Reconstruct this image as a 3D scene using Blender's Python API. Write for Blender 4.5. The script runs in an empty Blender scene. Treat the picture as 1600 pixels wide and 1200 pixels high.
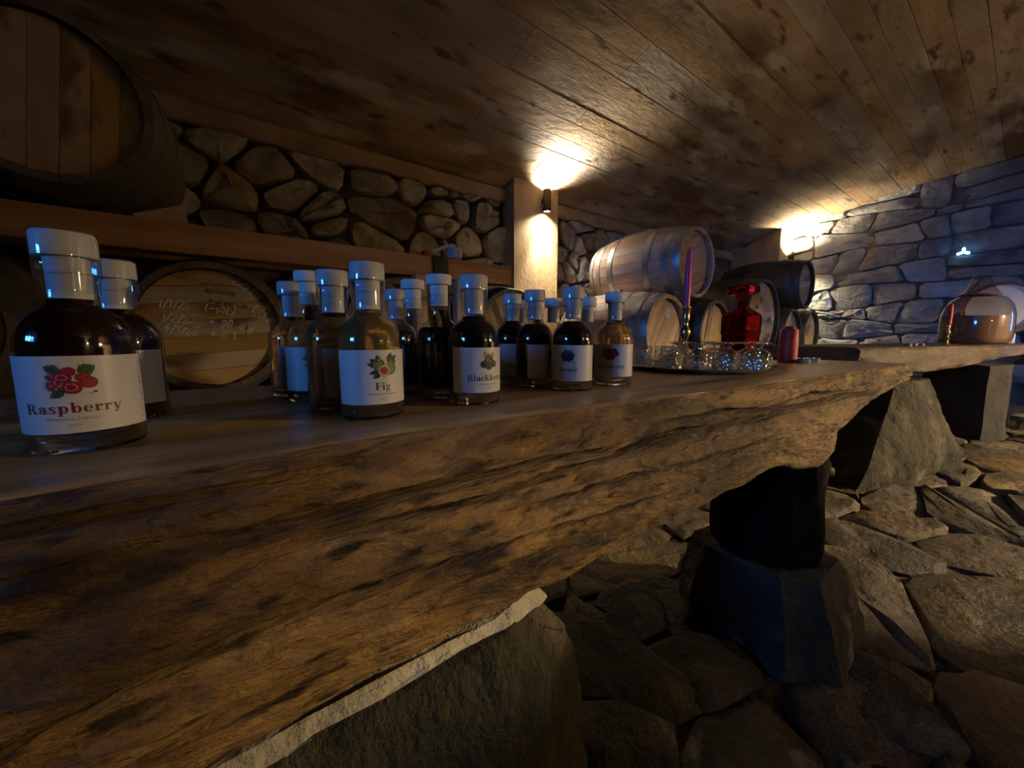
import bpy, bmesh, math, random
import numpy as np
from mathutils import Vector, Matrix
random.seed(7)
SC = bpy.context.scene
COL = SC.collection
R_ = math.radians

# ------------------------------------------------------------------ camera, daylight, exposure
CAM_H = 0.84
_yaw, _pitch = R_(53.13), math.atan(75/600)
_f = Vector((math.cos(_yaw), math.sin(_yaw), 0)); _r = Vector((math.sin(_yaw), -math.cos(_yaw), 0)); _u = Vector((0, 0, 1))
_F = _f*math.cos(_pitch) - _u*math.sin(_pitch); _U = _u*math.cos(_pitch) + _f*math.sin(_pitch)
cd = bpy.data.cameras.new('camera'); cam = bpy.data.objects.new('camera', cd); COL.objects.link(cam)
cd.sensor_width = 36; cd.lens = 13.5; cd.clip_start = 0.02
_M = Matrix((_r, _U, -_F)).transposed().to_4x4(); _M.translation = (0, 0, CAM_H); cam.matrix_world = _M
SC.camera = cam

world = bpy.data.worlds.new('world'); SC.world = world; world.use_nodes = True
bg = world.node_tree.nodes['Background']; bg.inputs[0].default_value = (0.06, 0.30, 1.0, 1); bg.inputs[1].default_value = 60.0
SC.view_settings.view_transform = 'Standard'; SC.view_settings.look = 'None'
SC.view_settings.exposure = 0.0; SC.view_settings.gamma = 1.0; SC.view_settings.use_curve_mapping = False
SC.cycles.max_bounces = 14; SC.cycles.diffuse_bounces = 5; SC.cycles.glossy_bounces = 4
SC.cycles.transmission_bounces = 12; SC.cycles.transparent_max_bounces = 24
SC.cycles.caustics_reflective = False; SC.cycles.caustics_refractive = False
SC.cycles.sample_clamp_indirect = 4.0; SC.cycles.use_denoising = True

WARM = (1.0, 0.76, 0.44)
COOLWARM = (1.0, 0.84, 0.62)
LAMP_UP, LAMP_DOWN = 1700.0, 120.0           # the pillar lamp in view
FAR_UP, FAR_DOWN = 500.0, 160.0             # lamp in the far corner
OPP_UP, OPP_DOWN = 120.0, 1900.0             # lamps on the wall behind the camera

def portal(name, loc, rot, sx, sy):
    l = bpy.data.lights.new(name, 'AREA'); l.shape = 'RECTANGLE'; l.size = sx; l.size_y = sy; l.cycles.is_portal = True
    o = bpy.data.objects.new(name, l); COL.objects.link(o); o.location = loc; o.rotation_euler = rot
DOOR = (-0.85, 0.40, 1.10, 2.25)       # opening in the rear wall  y0 y1 z0 z1
FILL_WIN = (7.3, 7.85, 0.6, 2.0)            # added opening, unseen, to throw blue on the far wall  x0 x1 z0 z1
portal('portal_door', (-5.45, (DOOR[0]+DOOR[1])/2, (DOOR[2]+DOOR[3])/2), (R_(90), 0, R_(-90)), DOOR[1]-DOOR[0], DOOR[3]-DOOR[2])
portal('portal_fill_window', ((FILL_WIN[0]+FILL_WIN[1])/2, -3.55, (FILL_WIN[2]+FILL_WIN[3])/2), (R_(90), 0, 0), FILL_WIN[1]-FILL_WIN[0], FILL_WIN[3]-FILL_WIN[2])

# ------------------------------------------------------------------ noise
def _hash(ix, iy, iz, seed):
    h = (ix.astype(np.int64)*374761393 + iy.astype(np.int64)*668265263 + iz.astype(np.int64)*1274126177 + seed*974634533) & 0xffffffff
    h = ((h ^ (h >> 13))*1274126177) & 0xffffffff
    h = h ^ (h >> 16)
    return (h & 0xffff)/65535.0
def vnoise(P, seed=0):
    P = np.asarray(P, float); i = np.floor(P); f = P-i; f = f*f*(3-2*f); i = i.astype(np.int64); out = 0
    for dx in (0, 1):
        for dy in (0, 1):
            for dz in (0, 1):
                w = (f[:, 0] if dx else 1-f[:, 0])*(f[:, 1] if dy else 1-f[:, 1])*(f[:, 2] if dz else 1-f[:, 2])
                out = out + w*_hash(i[:, 0]+dx, i[:, 1]+dy, i[:, 2]+dz, seed)
    return out*2-1
def fbm(P, o=4, seed=0):
    P = np.asarray(P, float); s, a, t = 0, 1.0, 0
    for k in range(o):
        s = s + a*vnoise(P*(2.03**k)+k*7.3, seed+k); t += a; a *= .5
    return s/t

# ------------------------------------------------------------------ materials
def newmat(name):
    m = bpy.data.materials.new(name); m.use_nodes = True; nt = m.node_tree
    return m, nt, nt.nodes['Principled BSDF']
def N(nt, t, **kw):
    n = nt.nodes.new(t)
    for k, v in kw.items():
        if k in n.inputs: n.inputs[k].default_value = v
        else: setattr(n, k, v)
    return n
def c4(c): return (c[0], c[1], c[2], 1)
def pmat(name, cols, stretch=(1, 1, 1), scale=5, detail=6, rough=.7, bump=.3, bscale=25, bdist=.01, rand=0.0, stain=None, coord='Object', spec=.4, metal=0.0, dist=0.0, bstretch=None, lo=.3, hi=.7):
    """noise ramp over cols; rand = value change from one object to the next; stain=(colour, scale, lo, hi)"""
    m, nt, b = newmat(name); L = nt.links.new
    tc = N(nt, 'ShaderNodeTexCoord'); src = tc.outputs[coord] if coord != 'World' else N(nt, 'ShaderNodeNewGeometry').outputs['Position']
    oi = N(nt, 'ShaderNodeObjectInfo')
    mp = N(nt, 'ShaderNodeMapping'); mp.inputs['Scale'].default_value = stretch; L(src, mp.inputs[0])
    off = N(nt, 'ShaderNodeVectorMath', operation='SCALE'); off.inputs[0].default_value = (37, 51, 23); L(oi.outputs['Random'], off.inputs['Scale'])
    add = N(nt, 'ShaderNodeVectorMath', operation='ADD'); L(mp.outputs[0], add.inputs[0])
    if rand and coord != 'World': L(off.outputs[0], add.inputs[1])
    nz = N(nt, 'ShaderNodeTexNoise'); nz.inputs['Scale'].default_value = scale; nz.inputs['Detail'].default_value = detail; nz.inputs['Distortion'].default_value = dist
    L(add.outputs[0], nz.inputs['Vector'])
    cr = N(nt, 'ShaderNodeValToRGB'); e = cr.color_ramp.elements
    e[0].position = lo; e[0].color = c4(cols[0]); e[1].position = hi; e[1].color = c4(cols[-1])
    for i, c in enumerate(cols[1:-1]):
        x = e.new(lo+(hi-lo)*(i+1)/(len(cols)-1)); x.color = c4(c)
    L(nz.outputs[0], cr.inputs[0]); out = cr.outputs[0]
    if stain:
        for (sc_, s_scale, s_lo, s_hi) in (stain if isinstance(stain, list) else [stain]):
            n2 = N(nt, 'ShaderNodeTexNoise'); n2.inputs['Scale'].default_value = s_scale; n2.inputs['Detail'].default_value = 5
            L(add.outputs[0], n2.inputs['Vector'])
            mr = N(nt, 'ShaderNodeMapRange'); mr.inputs[1].default_value = s_lo; mr.inputs[2].default_value = s_hi; L(n2.outputs[0], mr.inputs[0])
            mx = N(nt, 'ShaderNodeMix', data_type='RGBA'); L(mr.outputs[0], mx.inputs[0]); L(out, mx.inputs[6]); mx.inputs[7].default_value = c4(sc_); out = mx.outputs[2]
    if rand:
        hs = N(nt, 'ShaderNodeHueSaturation'); mr = N(nt, 'ShaderNodeMapRange'); L(oi.outputs['Random'], mr.inputs[0])
        mr.inputs[3].default_value = 1-rand; mr.inputs[4].default_value = 1+rand; L(mr.outputs[0], hs.inputs['Value']); L(out, hs.inputs['Color'])
        wn = N(nt, 'ShaderNodeTexWhiteNoise', noise_dimensions='1D'); L(oi.outputs['Random'], wn.inputs['W'])
        m2 = N(nt, 'ShaderNodeMapRange'); L(wn.outputs['Value'], m2.inputs[0]); m2.inputs[3].default_value = .6; m2.inputs[4].default_value = 1.35; L(m2.outputs[0], hs.inputs['Saturation'])
        out = hs.outputs[0]
    L(out, b.inputs['Base Color']); b.inputs['Roughness'].default_value = rough; b.inputs['Specular IOR Level'].default_value = spec; b.inputs['Metallic'].default_value = metal
    if bump:
        n3 = N(nt, 'ShaderNodeTexNoise'); n3.inputs['Scale'].default_value = bscale; n3.inputs['Detail'].default_value = 7; n3.inputs['Roughness'].default_value = .62
        if bstretch:
            mp2 = N(nt, 'ShaderNodeMapping'); mp2.inputs['Scale'].default_value = bstretch; L(src, mp2.inputs[0]); L(mp2.outputs[0], n3.inputs['Vector'])
        else: L(add.outputs[0], n3.inputs['Vector'])
        bp = N(nt, 'ShaderNodeBump'); bp.inputs['Strength'].default_value = bump; bp.inputs['Distance'].default_value = bdist
        L(n3.outputs[0], bp.inputs['Height']); L(bp.outputs[0], b.inputs['Normal'])
    return m
def smat(name, c, rough=.5, metal=0, spec=.5, emit=None):
    m, nt, b = newmat(name); b.inputs['Base Color'].default_value = c4(c); b.inputs['Roughness'].default_value = rough
    b.inputs['Metallic'].default_value = metal; b.inputs['Specular IOR Level'].default_value = spec
    if emit: b.inputs['Emission Color'].default_value = c4(emit[0]); b.inputs['Emission Strength'].default_value = emit[1]
    nz = N(nt, 'ShaderNodeTexNoise'); nz.inputs['Scale'].default_value = 60; mr = N(nt, 'ShaderNodeMapRange'); nt.links.new(nz.outputs[0], mr.inputs[0])
    mr.inputs[3].default_value = max(0, rough-.06); mr.inputs[4].default_value = min(1, rough+.06); nt.links.new(mr.outputs[0], b.inputs['Roughness'])
    return m
def glassmat(name, c, ior=1.45, rough=0.0):
    m, nt, b = newmat(name); b.inputs['Base Color'].default_value = c4(c); b.inputs['Transmission Weight'].default_value = 1
    b.inputs['IOR'].default_value = ior; b.inputs['Roughness'].default_value = rough; return m
def cloudy(name, c, ior, tr, rough=0.0):
    m = glassmat(name, c, ior, rough); m.node_tree.nodes['Principled BSDF'].inputs['Transmission Weight'].default_value = tr; return m
def thinmat(name, tint, ior=1.5, extra=.02):
    """thin clear wall: passes light straight on, mirrors by fresnel"""
    m, nt, b = newmat(name); nt.nodes.remove(b); out = nt.nodes['Material Output']; L = nt.links.new
    t = N(nt, 'ShaderNodeBsdfTransparent'); t.inputs[0].default_value = c4(tint); g = N(nt, 'ShaderNodeBsdfGlossy'); g.inputs['Roughness'].default_value = .02
    fr = N(nt, 'ShaderNodeLayerWeight'); fr.inputs[0].default_value = .5; pw_ = N(nt, 'ShaderNodeMath', operation='POWER'); L(fr.outputs['Facing'], pw_.inputs[0]); pw_.inputs[1].default_value = 4.0
    ad = N(nt, 'ShaderNodeMath', operation='MULTIPLY_ADD'); L(pw_.outputs[0], ad.inputs[0]); ad.inputs[1].default_value = .85; ad.inputs[2].default_value = ((ior-1)/(ior+1))**2+extra
    mx = N(nt, 'ShaderNodeMixShader'); L(ad.outputs[0], mx.inputs[0]); L(t.outputs[0], mx.inputs[1]); L(g.outputs[0], mx.inputs[2]); L(mx.outputs[0], out.inputs[0]); return m

MT = {}
MT['stone'] = pmat('limestone', [(0.155, 0.143, 0.116), (0.326, 0.302, 0.248), (0.496, 0.457, 0.380)], scale=5, rough=.9, bump=.9, bscale=14, bdist=.03, rand=.4, stain=[((.20, .15, .055), 2.2, .52, .66), ((.36, .34, .31), 9, .60, .72)])
MT['stone_pale'] = pmat('pale_limestone', [(.17, .185, .205), (.29, .32, .355), (.41, .44, .48)], scale=4, rough=.9, bump=.9, bscale=12, bdist=.04, rand=.25, stain=((.28, .23, .18), 1.8, .58, .72))  # blue cast puts daylight into the colour of a greyer stone
MT['mortar'] = pmat('dark_mortar', [(.03, .027, .024), (.08, .07, .06)], scale=9, rough=.95, bump=.8, bscale=30, bdist=.02, coord='World')
MT['mortar_pale'] = pmat('grey_mortar', [(.10, .095, .09), (.2, .19, .18)], scale=9, rough=.95, bump=.8, bscale=30, bdist=.02, coord='World')
MT['floorstone'] = pmat('floor_stone', [(0.036, 0.026, 0.017), (0.076, 0.056, 0.036), (0.132, 0.102, 0.073)], scale=5, rough=.7, bump=1, bscale=11, bdist=.05, rand=.35, stain=[((.045, .036, .026), 3.2, .5, .66), ((.20, .14, .06), 1.7, .55, .7)])
MT['earth'] = pmat('packed_earth', [(.05, .04, .028), (.13, .10, .07)], scale=7, rough=.95, bump=1, bscale=26, bdist=.03, coord='World')
MT['rock'] = pmat('rough_rock', [(0.022, 0.018, 0.013), (0.061, 0.049, 0.032), (0.137, 0.115, 0.086)], scale=6, rough=.85, bump=1, bscale=13, bdist=.05, rand=.5, stain=[((.03, .027, .014), 4, .5, .6), ((.24, .21, .17), 5.5, .60, .70)])
MT['darkrock'] = pmat('dark_rock', [(0.008, 0.007, 0.005), (0.028, 0.022, 0.014)], scale=6, rough=.9, bump=1, bscale=16, bdist=.03)  # plain dark rock tones, deeper than rough_rock
MT['plank'] = pmat('board_marked_concrete', [(.16, .12, .078), (.26, .20, .138), (.37, .30, .215)], stretch=(.5, 1.6, 1.6), scale=2.2, detail=10, rough=.85, bump=.9, bscale=14, bdist=.012, rand=.075, stain=[((.10, .066, .038), 1.5, .52, .64), ((.40, .35, .29), 2.6, .58, .68), ((.08, .05, .03), 7, .60, .70)], bstretch=(.8, 1.8, 1.8), coord='World')
MT['concrete'] = pmat('rough_concrete', [(.22, .155, .09), (.36, .27, .17)], scale=3, rough=.9, bump=.7, bscale=30, bdist=.012, coord='World', stain=((.14, .09, .05), 2.3, .55, .7))
MT['pillar'] = pmat('ochre_concrete', [(.33, .23, .12), (.50, .38, .22)], stretch=(2, 2, .6), scale=3, rough=.85, bump=.35, bscale=30, bdist=.01, coord='World')
MT['slabwood'] = pmat('weathered_log', [(0.145, 0.078, 0.025), (0.435, 0.246, 0.080), (0.667, 0.413, 0.152)], stretch=(1.6, 6, 6), scale=3.2, detail=11, rough=.6, bump=1, bscale=14, bdist=.022, bstretch=(2.6, 7, 7), dist=1.1, stain=[((.04, .022, .009), 1.1, .52, .66), ((.05, .026, .010), 4.0, .60, .70), ((.06, .033, .012), 11, .56, .68)])
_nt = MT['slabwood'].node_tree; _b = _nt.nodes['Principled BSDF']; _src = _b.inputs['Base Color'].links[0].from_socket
_at = N(_nt, 'ShaderNodeAttribute', attribute_name='dirt_shade'); _mx = N(_nt, 'ShaderNodeMix', data_type='RGBA'); _nt.links.new(_at.outputs['Fac'], _mx.inputs[0]); _nt.links.new(_src, _mx.inputs[6]); _mx.inputs[7].default_value = (.007, .004, .002, 1); _nt.links.new(_mx.outputs[2], _b.inputs['Base Color'])
MT['darkslab'] = pmat('dark_log', [(0.018, 0.010, 0.005), (0.048, 0.027, 0.013), (0.084, 0.051, 0.027)], stretch=(2, 4, 4), scale=3, detail=9, rough=.6, bump=.8, bscale=10, bdist=.014, dist=.6)
MT['slabtop'] = pmat('sawn_table_top', [(0.275, 0.175, 0.077), (0.450, 0.300, 0.144), (0.600, 0.425, 0.225)], stretch=(1.2, 9, 9), scale=2.2, detail=8, rough=.29, bump=.16, bscale=10, bdist=.006, bstretch=(1.5, 12, 12), dist=.8, spec=.5, stain=((.14, .075, .028), 1.6, .56, .72))
MT['beamwood'] = pmat('pine_beam', [(0.462, 0.281, 0.138), (0.572, 0.369, 0.193), (0.660, 0.451, 0.264)], stretch=(.7, 8, 8), scale=2.2, detail=7, rough=.6, bump=.15, bscale=14, bdist=.004, rand=.06, stain=((.22, .095, .035), 1.3, .62, .68), bstretch=(1, 10, 10))
MT['oak'] = pmat('pale_oak', [(.36, .235, .145), (.50, .35, .235), (.60, .45, .32)], stretch=(5, .8, 5), scale=2.5, detail=8, rough=.6, bump=.2, bscale=16, bdist=.004, rand=.10)
MT['oakhead'] = pmat('pale_oak_head', [(.37, .24, .155), (.49, .345, .24), (.58, .43, .315)], stretch=(6, 2, .9), scale=2.2, detail=8, rough=.65, bump=.2, bscale=16, bdist=.004, rand=.08, stain=((.22, .12, .06), 1.6, .62, .72))
MT['oldoak'] = pmat('old_oak', [(.06, .045, .03), (.12, .09, .06)], stretch=(5, .8, 5), scale=2.5, rough=.6, bump=.3, bscale=16, bdist=.005, rand=.15)
MT['oldhead'] = pmat('old_oak_head', [(0.325, 0.215, 0.098), (0.442, 0.305, 0.150), (0.533, 0.390, 0.208)], stretch=(3, 2, 1), scale=2.2, rough=.7, bump=.25, bscale=14, bdist=.004, rand=.05, stain=[((.14, .075, .03), 2.6, .56, .66), ((.40, .31, .2), 1.8, .62, .74)])
MT['hoop'] = pmat('galvanised_hoop', [(.30, .31, .32), (.46, .47, .48)], scale=9, rough=.42, metal=.85, bump=.05, bscale=50)
MT['oldhoop'] = pmat('dull_iron_hoop', [(.055, .06, .058), (.11, .115, .11)], scale=9, rough=.5, metal=.5, bump=.1, bscale=50)
MT['stump'] = pmat('charred_log', [(.006, .0055, .005), (.016, .014, .012)], stretch=(3, 3, 1), scale=8, rough=.95, spec=.05, bump=.8, bscale=18, bdist=.01)
MT['knot'] = pmat('pale_knot', [(.28, .16, .06), (.4, .25, .11)], scale=20, rough=.7, bump=.2)
MT['bronze'] = smat('bronze_paint', (.06, .033, .02), .4, .7)
MT['lens'] = smat('lamp_lens', (1, 1, 1), .3, emit=((1, .93, .82), 40))
MT['blueglow'] = smat('blue_glow', (.4, .7, 1), .3, emit=((.22, .6, 1), 5))
MT['black'] = smat('black_steel', (.012, .012, .013), .55, .3)
MT['whiteplastic'] = smat('white_plastic', (.62, .60, .55), .4)
MT['redplastic'] = smat('red_plastic', (.25, .02, .02), .45)
MT['stopper'] = smat('grey_stopper', (.64, .63, .62), .55)
MT['cork'] = pmat('wooden_stopper', [(.45, .33, .2), (.6, .47, .31)], stretch=(1, 1, .3), scale=60, rough=.6, bump=.1)
MT['paper'] = smat('label_paper', (.60, .585, .59), .33)
MT['bottleglass'] = thinmat('clear_bottle_glass', (.965, .975, .98), 1.52, .035)
MT['film'] = thinmat('clear_shrink_film', (.97, .97, .98), 1.5, .06)
MT['cutglass'] = thinmat('cut_crystal', (.93, .94, .94), 1.5, .17)
_nt = MT['cutglass'].node_tree; _v = N(_nt, 'ShaderNodeTexVoronoi'); _v.inputs['Scale'].default_value = 150; _bp = N(_nt, 'ShaderNodeBump'); _bp.inputs['Strength'].default_value = .9; _bp.inputs['Distance'].default_value = .003
_tc = N(_nt, 'ShaderNodeTexCoord'); _nt.links.new(_tc.outputs['Object'], _v.inputs['Vector']); _nt.links.new(_v.outputs['Distance'], _bp.inputs['Height'])
for _n in _nt.nodes:
    if _n.type == 'BSDF_GLOSSY': _nt.links.new(_bp.outputs[0], _n.inputs['Normal']); _n.inputs['Roughness'].default_value = .10
    if _n.type == 'LAYER_WEIGHT': _nt.links.new(_bp.outputs[0], _n.inputs['Normal'])
MT['glass'] = glassmat('clear_glass', (.97, .98, .98), 1.5)
MT['amber'] = cloudy('amber_liqueur', (1, .66, .22), 1.35, .88)
MT['orange'] = cloudy('orange_liqueur', (1, .55, .17), 1.35, .80)
MT['black_l'] = smat('black_liqueur', (.0035, .002, .0045), .06, 0, .5)
MT['ruby_l'] = smat('dark_red_liqueur', (.012, .0018, .0025), .06, 0, .5)
MT['redglass'] = glassmat('ruby_glass', (.80, .02, .07), 1.5)
MT['wine'] = smat('dark_wine', (.03, .001, .004), .1)
MT['jarglass'] = thinmat('clear_jar_glass', (.80, .79, .80), 1.5, .05)
MT['jarliquid'] = cloudy('cloudy_brown_liqueur', (.34, .20, .13), 1.34, .3, .25)
MT['silver'] = smat('polished_silver', (.75, .74, .72), .16, 1)
MT['brass'] = smat('worn_brass', (.55, .42, .22), .25, 1)
MT['pinkwax'] = smat('magenta_wax', (.80, .03, .16), .4)
MT['redwax'] = pmat('red_wax', [(.35, .02, .012), (.55, .035, .015)], scale=30, rough=.5, bump=.6, bscale=60, bdist=.003)
MT['wick'] = smat('candle_wick', (.03, .025, .02), .9)
MT['alu'] = smat('tealight_cup', (.62, .66, .75), .25, .9)
MT['whitewax'] = smat('white_wax', (.75, .74, .72), .5)
MT['white'] = smat('white_enamel', (.72, .72, .74), .4)
MT['rim'] = pmat('brown_rim', [(.13, .06, .04), (.2, .10, .07)], scale=20, rough=.6, bump=.2)
MT['chalk'] = smat('chalk_mark', (.85, .80, .72), .95, 0, .1)
MT['chalkfaint'] = smat('faint_chalk', (.50, .40, .30), .95, 0, .1)
MT['plainwall'] = pmat('plain_stone_wall', [(.16, .14, .12), (.3, .27, .23)], scale=3, rough=.9, bump=.8, bscale=6, bdist=.05, coord='World')
for k, c in dict(ink=(.02, .015, .03), inkred=(.16, .008, .02), grey=(.36, .34, .36), leaf=(.03, .09, .035), leafdk=(.012, .03, .014), leafyl=(.30, .27, .06),
                 rasp=(.34, .02, .035), raspdk=(.17, .008, .018), rasplt=(.62, .16, .22), figg=(.16, .20, .05), figdk=(.05, .07, .02), figlt=(.30, .33, .10),
                 figrim=(.72, .55, .45), figred=(.42, .05, .04), blk=(.012, .012, .018), blk2=(.03, .03, .042), goose=(.24, .012, .03), gooselt=(.42, .06, .08)).items():
    MT[k] = smat('print_'+k, c, .6)

# ------------------------------------------------------------------ mesh helpers
class MB:
    def __init__(s): s.v = []; s.f = []; s.m = []
    def add(s, v, f, mi=0):
        o = len(s.v); s.v += [tuple(p) for p in v]; s.f += [tuple(i+o for i in q) for q in f]; s.m += [mi]*len(f); return s
    def mesh(s, name, mats, smooth=35):
        me = bpy.data.meshes.new(name); me.from_pydata(s.v, [], s.f)
        for m in (mats if isinstance(mats, (list, tuple)) else [mats]): me.materials.append(MT[m])
        me.polygons.foreach_set('material_index', s.m)
        if smooth:
            me.polygons.foreach_set('use_smooth', [True]*len(s.f)); me.update()
            if smooth < 180: me.set_sharp_from_angle(angle=R_(smooth))
        me.update(); return me
def put(name, me, parent=None, loc=(0, 0, 0), rot=(0, 0, 0)):
    o = bpy.data.objects.new(name, me); COL.objects.link(o); o.location = loc; o.rotation_euler = rot
    if parent is not None: o.parent = parent
    return o
def tag(o, label=None, cat=None, group=None, kind=None):
    if label: o['label'] = label
    if cat: o['category'] = cat
    if group: o['group'] = group
    if kind: o['kind'] = kind
    return o
def thing(name, loc, label, cat, group=None, rz=0):
    o = bpy.data.objects.new(name, None); COL.objects.link(o); o.location = loc; o.rotation_euler = (0, 0, rz); o.empty_display_size = .05
    return tag(o, label, cat, group, 'thing')
def box(x0, y0, z0, x1, y1, z1, bev=0.0):
    if bev <= 0:
        v = [(x, y, z) for z in (z0, z1) for y in (y0, y1) for x in (x0, x1)]
        return v, [(0, 2, 3, 1), (4, 5, 7, 6), (0, 1, 5, 4), (2, 6, 7, 3), (0, 4, 6, 2), (1, 3, 7, 5)]
    bm = bmesh.new(); bmesh.ops.create_cube(bm, size=1)
    for w in bm.verts: w.co = Vector(((x0+x1)/2+w.co.x*(x1-x0), (y0+y1)/2+w.co.y*(y1-y0), (z0+z1)/2+w.co.z*(z1-z0)))
    bmesh.ops.bevel(bm, geom=bm.edges[:], offset=bev, segments=2, affect='EDGES', profile=.6)
    return frombm(bm)
def frombm(bm):
    bm.verts.index_update(); v = [tuple(w.co) for w in bm.verts]; f = [tuple(w.index for w in q.verts) for q in bm.faces]; bm.free(); return v, f
def lathe(prof, seg=32, a0=0, a1=2*math.pi, mod=None):
    """surface of revolution about z; prof = (r, z) list; r=0 makes a pole"""
    full = abs(a1-a0-2*math.pi) < 1e-6; n = seg if full else seg+1; v = []; f = []; rows = []
    for (r, z) in prof:
        if r < 1e-7: rows.append([len(v)]); v.append((0, 0, z))
        else:
            rows.append(list(range(len(v), len(v)+n)))
            for i in range(n):
                a = a0+(a1-a0)*i/seg; q = r*(mod(a, z) if mod else 1); v.append((q*math.cos(a), q*math.sin(a), z))
    for A, B in zip(rows, rows[1:]):
        for i in range(seg):
            j = (i+1) % n if full else i+1
            if len(A) == 1 and len(B) == 1: continue
            if len(A) == 1: f.append((A[0], B[j], B[i]))
            elif len(B) == 1: f.append((A[i], A[j], B[0]))
            else: f.append((A[i], A[j], B[j], B[i]))
    return v, f
def xf(vf, M):
    v, f = vf; return [tuple(M @ Vector(p)) for p in v], f
def tube(pts, rad, seg=8, caps=True):
    pts = [Vector(p) for p in pts]; v = []; f = []; rr = rad if isinstance(rad, (list, tuple)) else [rad]*len(pts)
    prev = None
    for i, p in enumerate(pts):
        t = (pts[min(i+1, len(pts)-1)]-pts[max(i-1, 0)]).normalized()
        a = Vector((0, 0, 1)) if abs(t.z) < .9 else Vector((1, 0, 0))
        if prev is None: prev = t.cross(a).normalized()
        n = (prev-t*prev.dot(t)).normalized(); prev = n; b = t.cross(n)
        for k in range(seg):
            q = 2*math.pi*k/seg; v.append(tuple(p+(n*math.cos(q)+b*math.sin(q))*rr[i]))
    for i in range(len(pts)-1):
        for k in range(seg):
            f.append((i*seg+k, i*seg+(k+1) % seg, (i+1)*seg+(k+1) % seg, (i+1)*seg+k))
    if caps: f.append(tuple(range(seg))[::-1]); f.append(tuple((len(pts)-1)*seg+k for k in range(seg)))
    return v, f
def hull_rock(points, cuts=3, amp=.02, fs=6, seed=0, sharp=.5):
    bm = bmesh.new()
    for p in points: bm.verts.new(p)
    r = bmesh.ops.convex_hull(bm, input=bm.verts[:])
    for g in set(r.get('geom_interior', [])+r.get('geom_unused', [])):
        if isinstance(g, bmesh.types.BMVert) and g.is_valid: bm.verts.remove(g)
    for k in range(cuts):
        bmesh.ops.subdivide_edges(bm, edges=bm.edges[:], cuts=1, use_grid_fill=True, smooth=.05 if k == 0 else 0)
        bmesh.ops.triangulate(bm, faces=[q for q in bm.faces if len(q.verts) > 4])
    bm.normal_update(); P = np.array([w.co for w in bm.verts]); n = fbm(P*fs, 4, seed); n2 = np.round(fbm(P*fs*.5+9, 2, seed+5)*4)/4
    for w, a, b in zip(bm.verts, n, n2): w.co += w.normal*(amp*(a+sharp*b))
    return frombm(bm)
def poly_clip(poly, nx, ny, d):
    out = []
    for i in range(len(poly)):
        p, q = poly[i], poly[(i+1) % len(poly)]; a = p[0]*nx+p[1]*ny-d; b = q[0]*nx+q[1]*ny-d
        if a <= 0: out.append(p)
        if (a < 0 < b) or (b < 0 < a):
            t = a/(a-b); out.append((p[0]+(q[0]-p[0])*t, p[1]+(q[1]-p[1])*t))
    return out
def cells(x0, x1, y0, y1, sx, sy, rng, gap, drop=.22, jit=.42):
    """uneven Voronoi stones laid in staggered courses"""
    S = []; nj = max(1, round((y1-y0)/sy)); ni = max(1, round((x1-x0)/sx))
    for j in range(-1, nj+1):
        for i in range(-1, ni+2):
            if rng.random() < drop: continue
            S.append((x0+(i+.5+(j % 2)*.5+rng.uniform(-jit, jit))*(x1-x0)/ni, y0+(j+.5+rng.uniform(-jit, jit))*(y1-y0)/nj))
    A = np.array(S); k = sx/sy; out = []
    for i, (x, y) in enumerate(S):
        if not (x0-sx*.3 < x < x1+sx*.3 and y0-sy*.3 < y < y1+sy*.3): continue
        d = np.hypot(A[:, 0]-x, (A[:, 1]-y)*k); o = np.argsort(d)[1:22]
        P = [(x-sx*1.3, y-sy*1.3), (x+sx*1.3, y-sy*1.3), (x+sx*1.3, y+sy*1.3), (x-sx*1.3, y+sy*1.3)]
        for b in (((-1, 0), -x0), ((1, 0), x1), ((0, -1), -y0), ((0, 1), y1)): P = poly_clip(P, b[0][0], b[0][1], b[1]-gap/2)
        for q in o:
            dx, dy = A[q, 0]-x, (A[q, 1]-y)*k*k; l = math.hypot(dx, dy)
            mx, my = (A[q, 0]+x)/2, (A[q, 1]+y)/2
            P = poly_clip(P, dx/l, dy/l, (mx*dx+my*dy)/l-gap/2*rng.uniform(.6, 1.5))
            if len(P) < 3: break
        if len(P) >= 3:
            ar = abs(sum(P[a][0]*P[(a+1) % len(P)][1]-P[(a+1) % len(P)][0]*P[a][1] for a in range(len(P))))/2
            if ar > sx*sy*.06: out.append(P)
    return out
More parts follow.
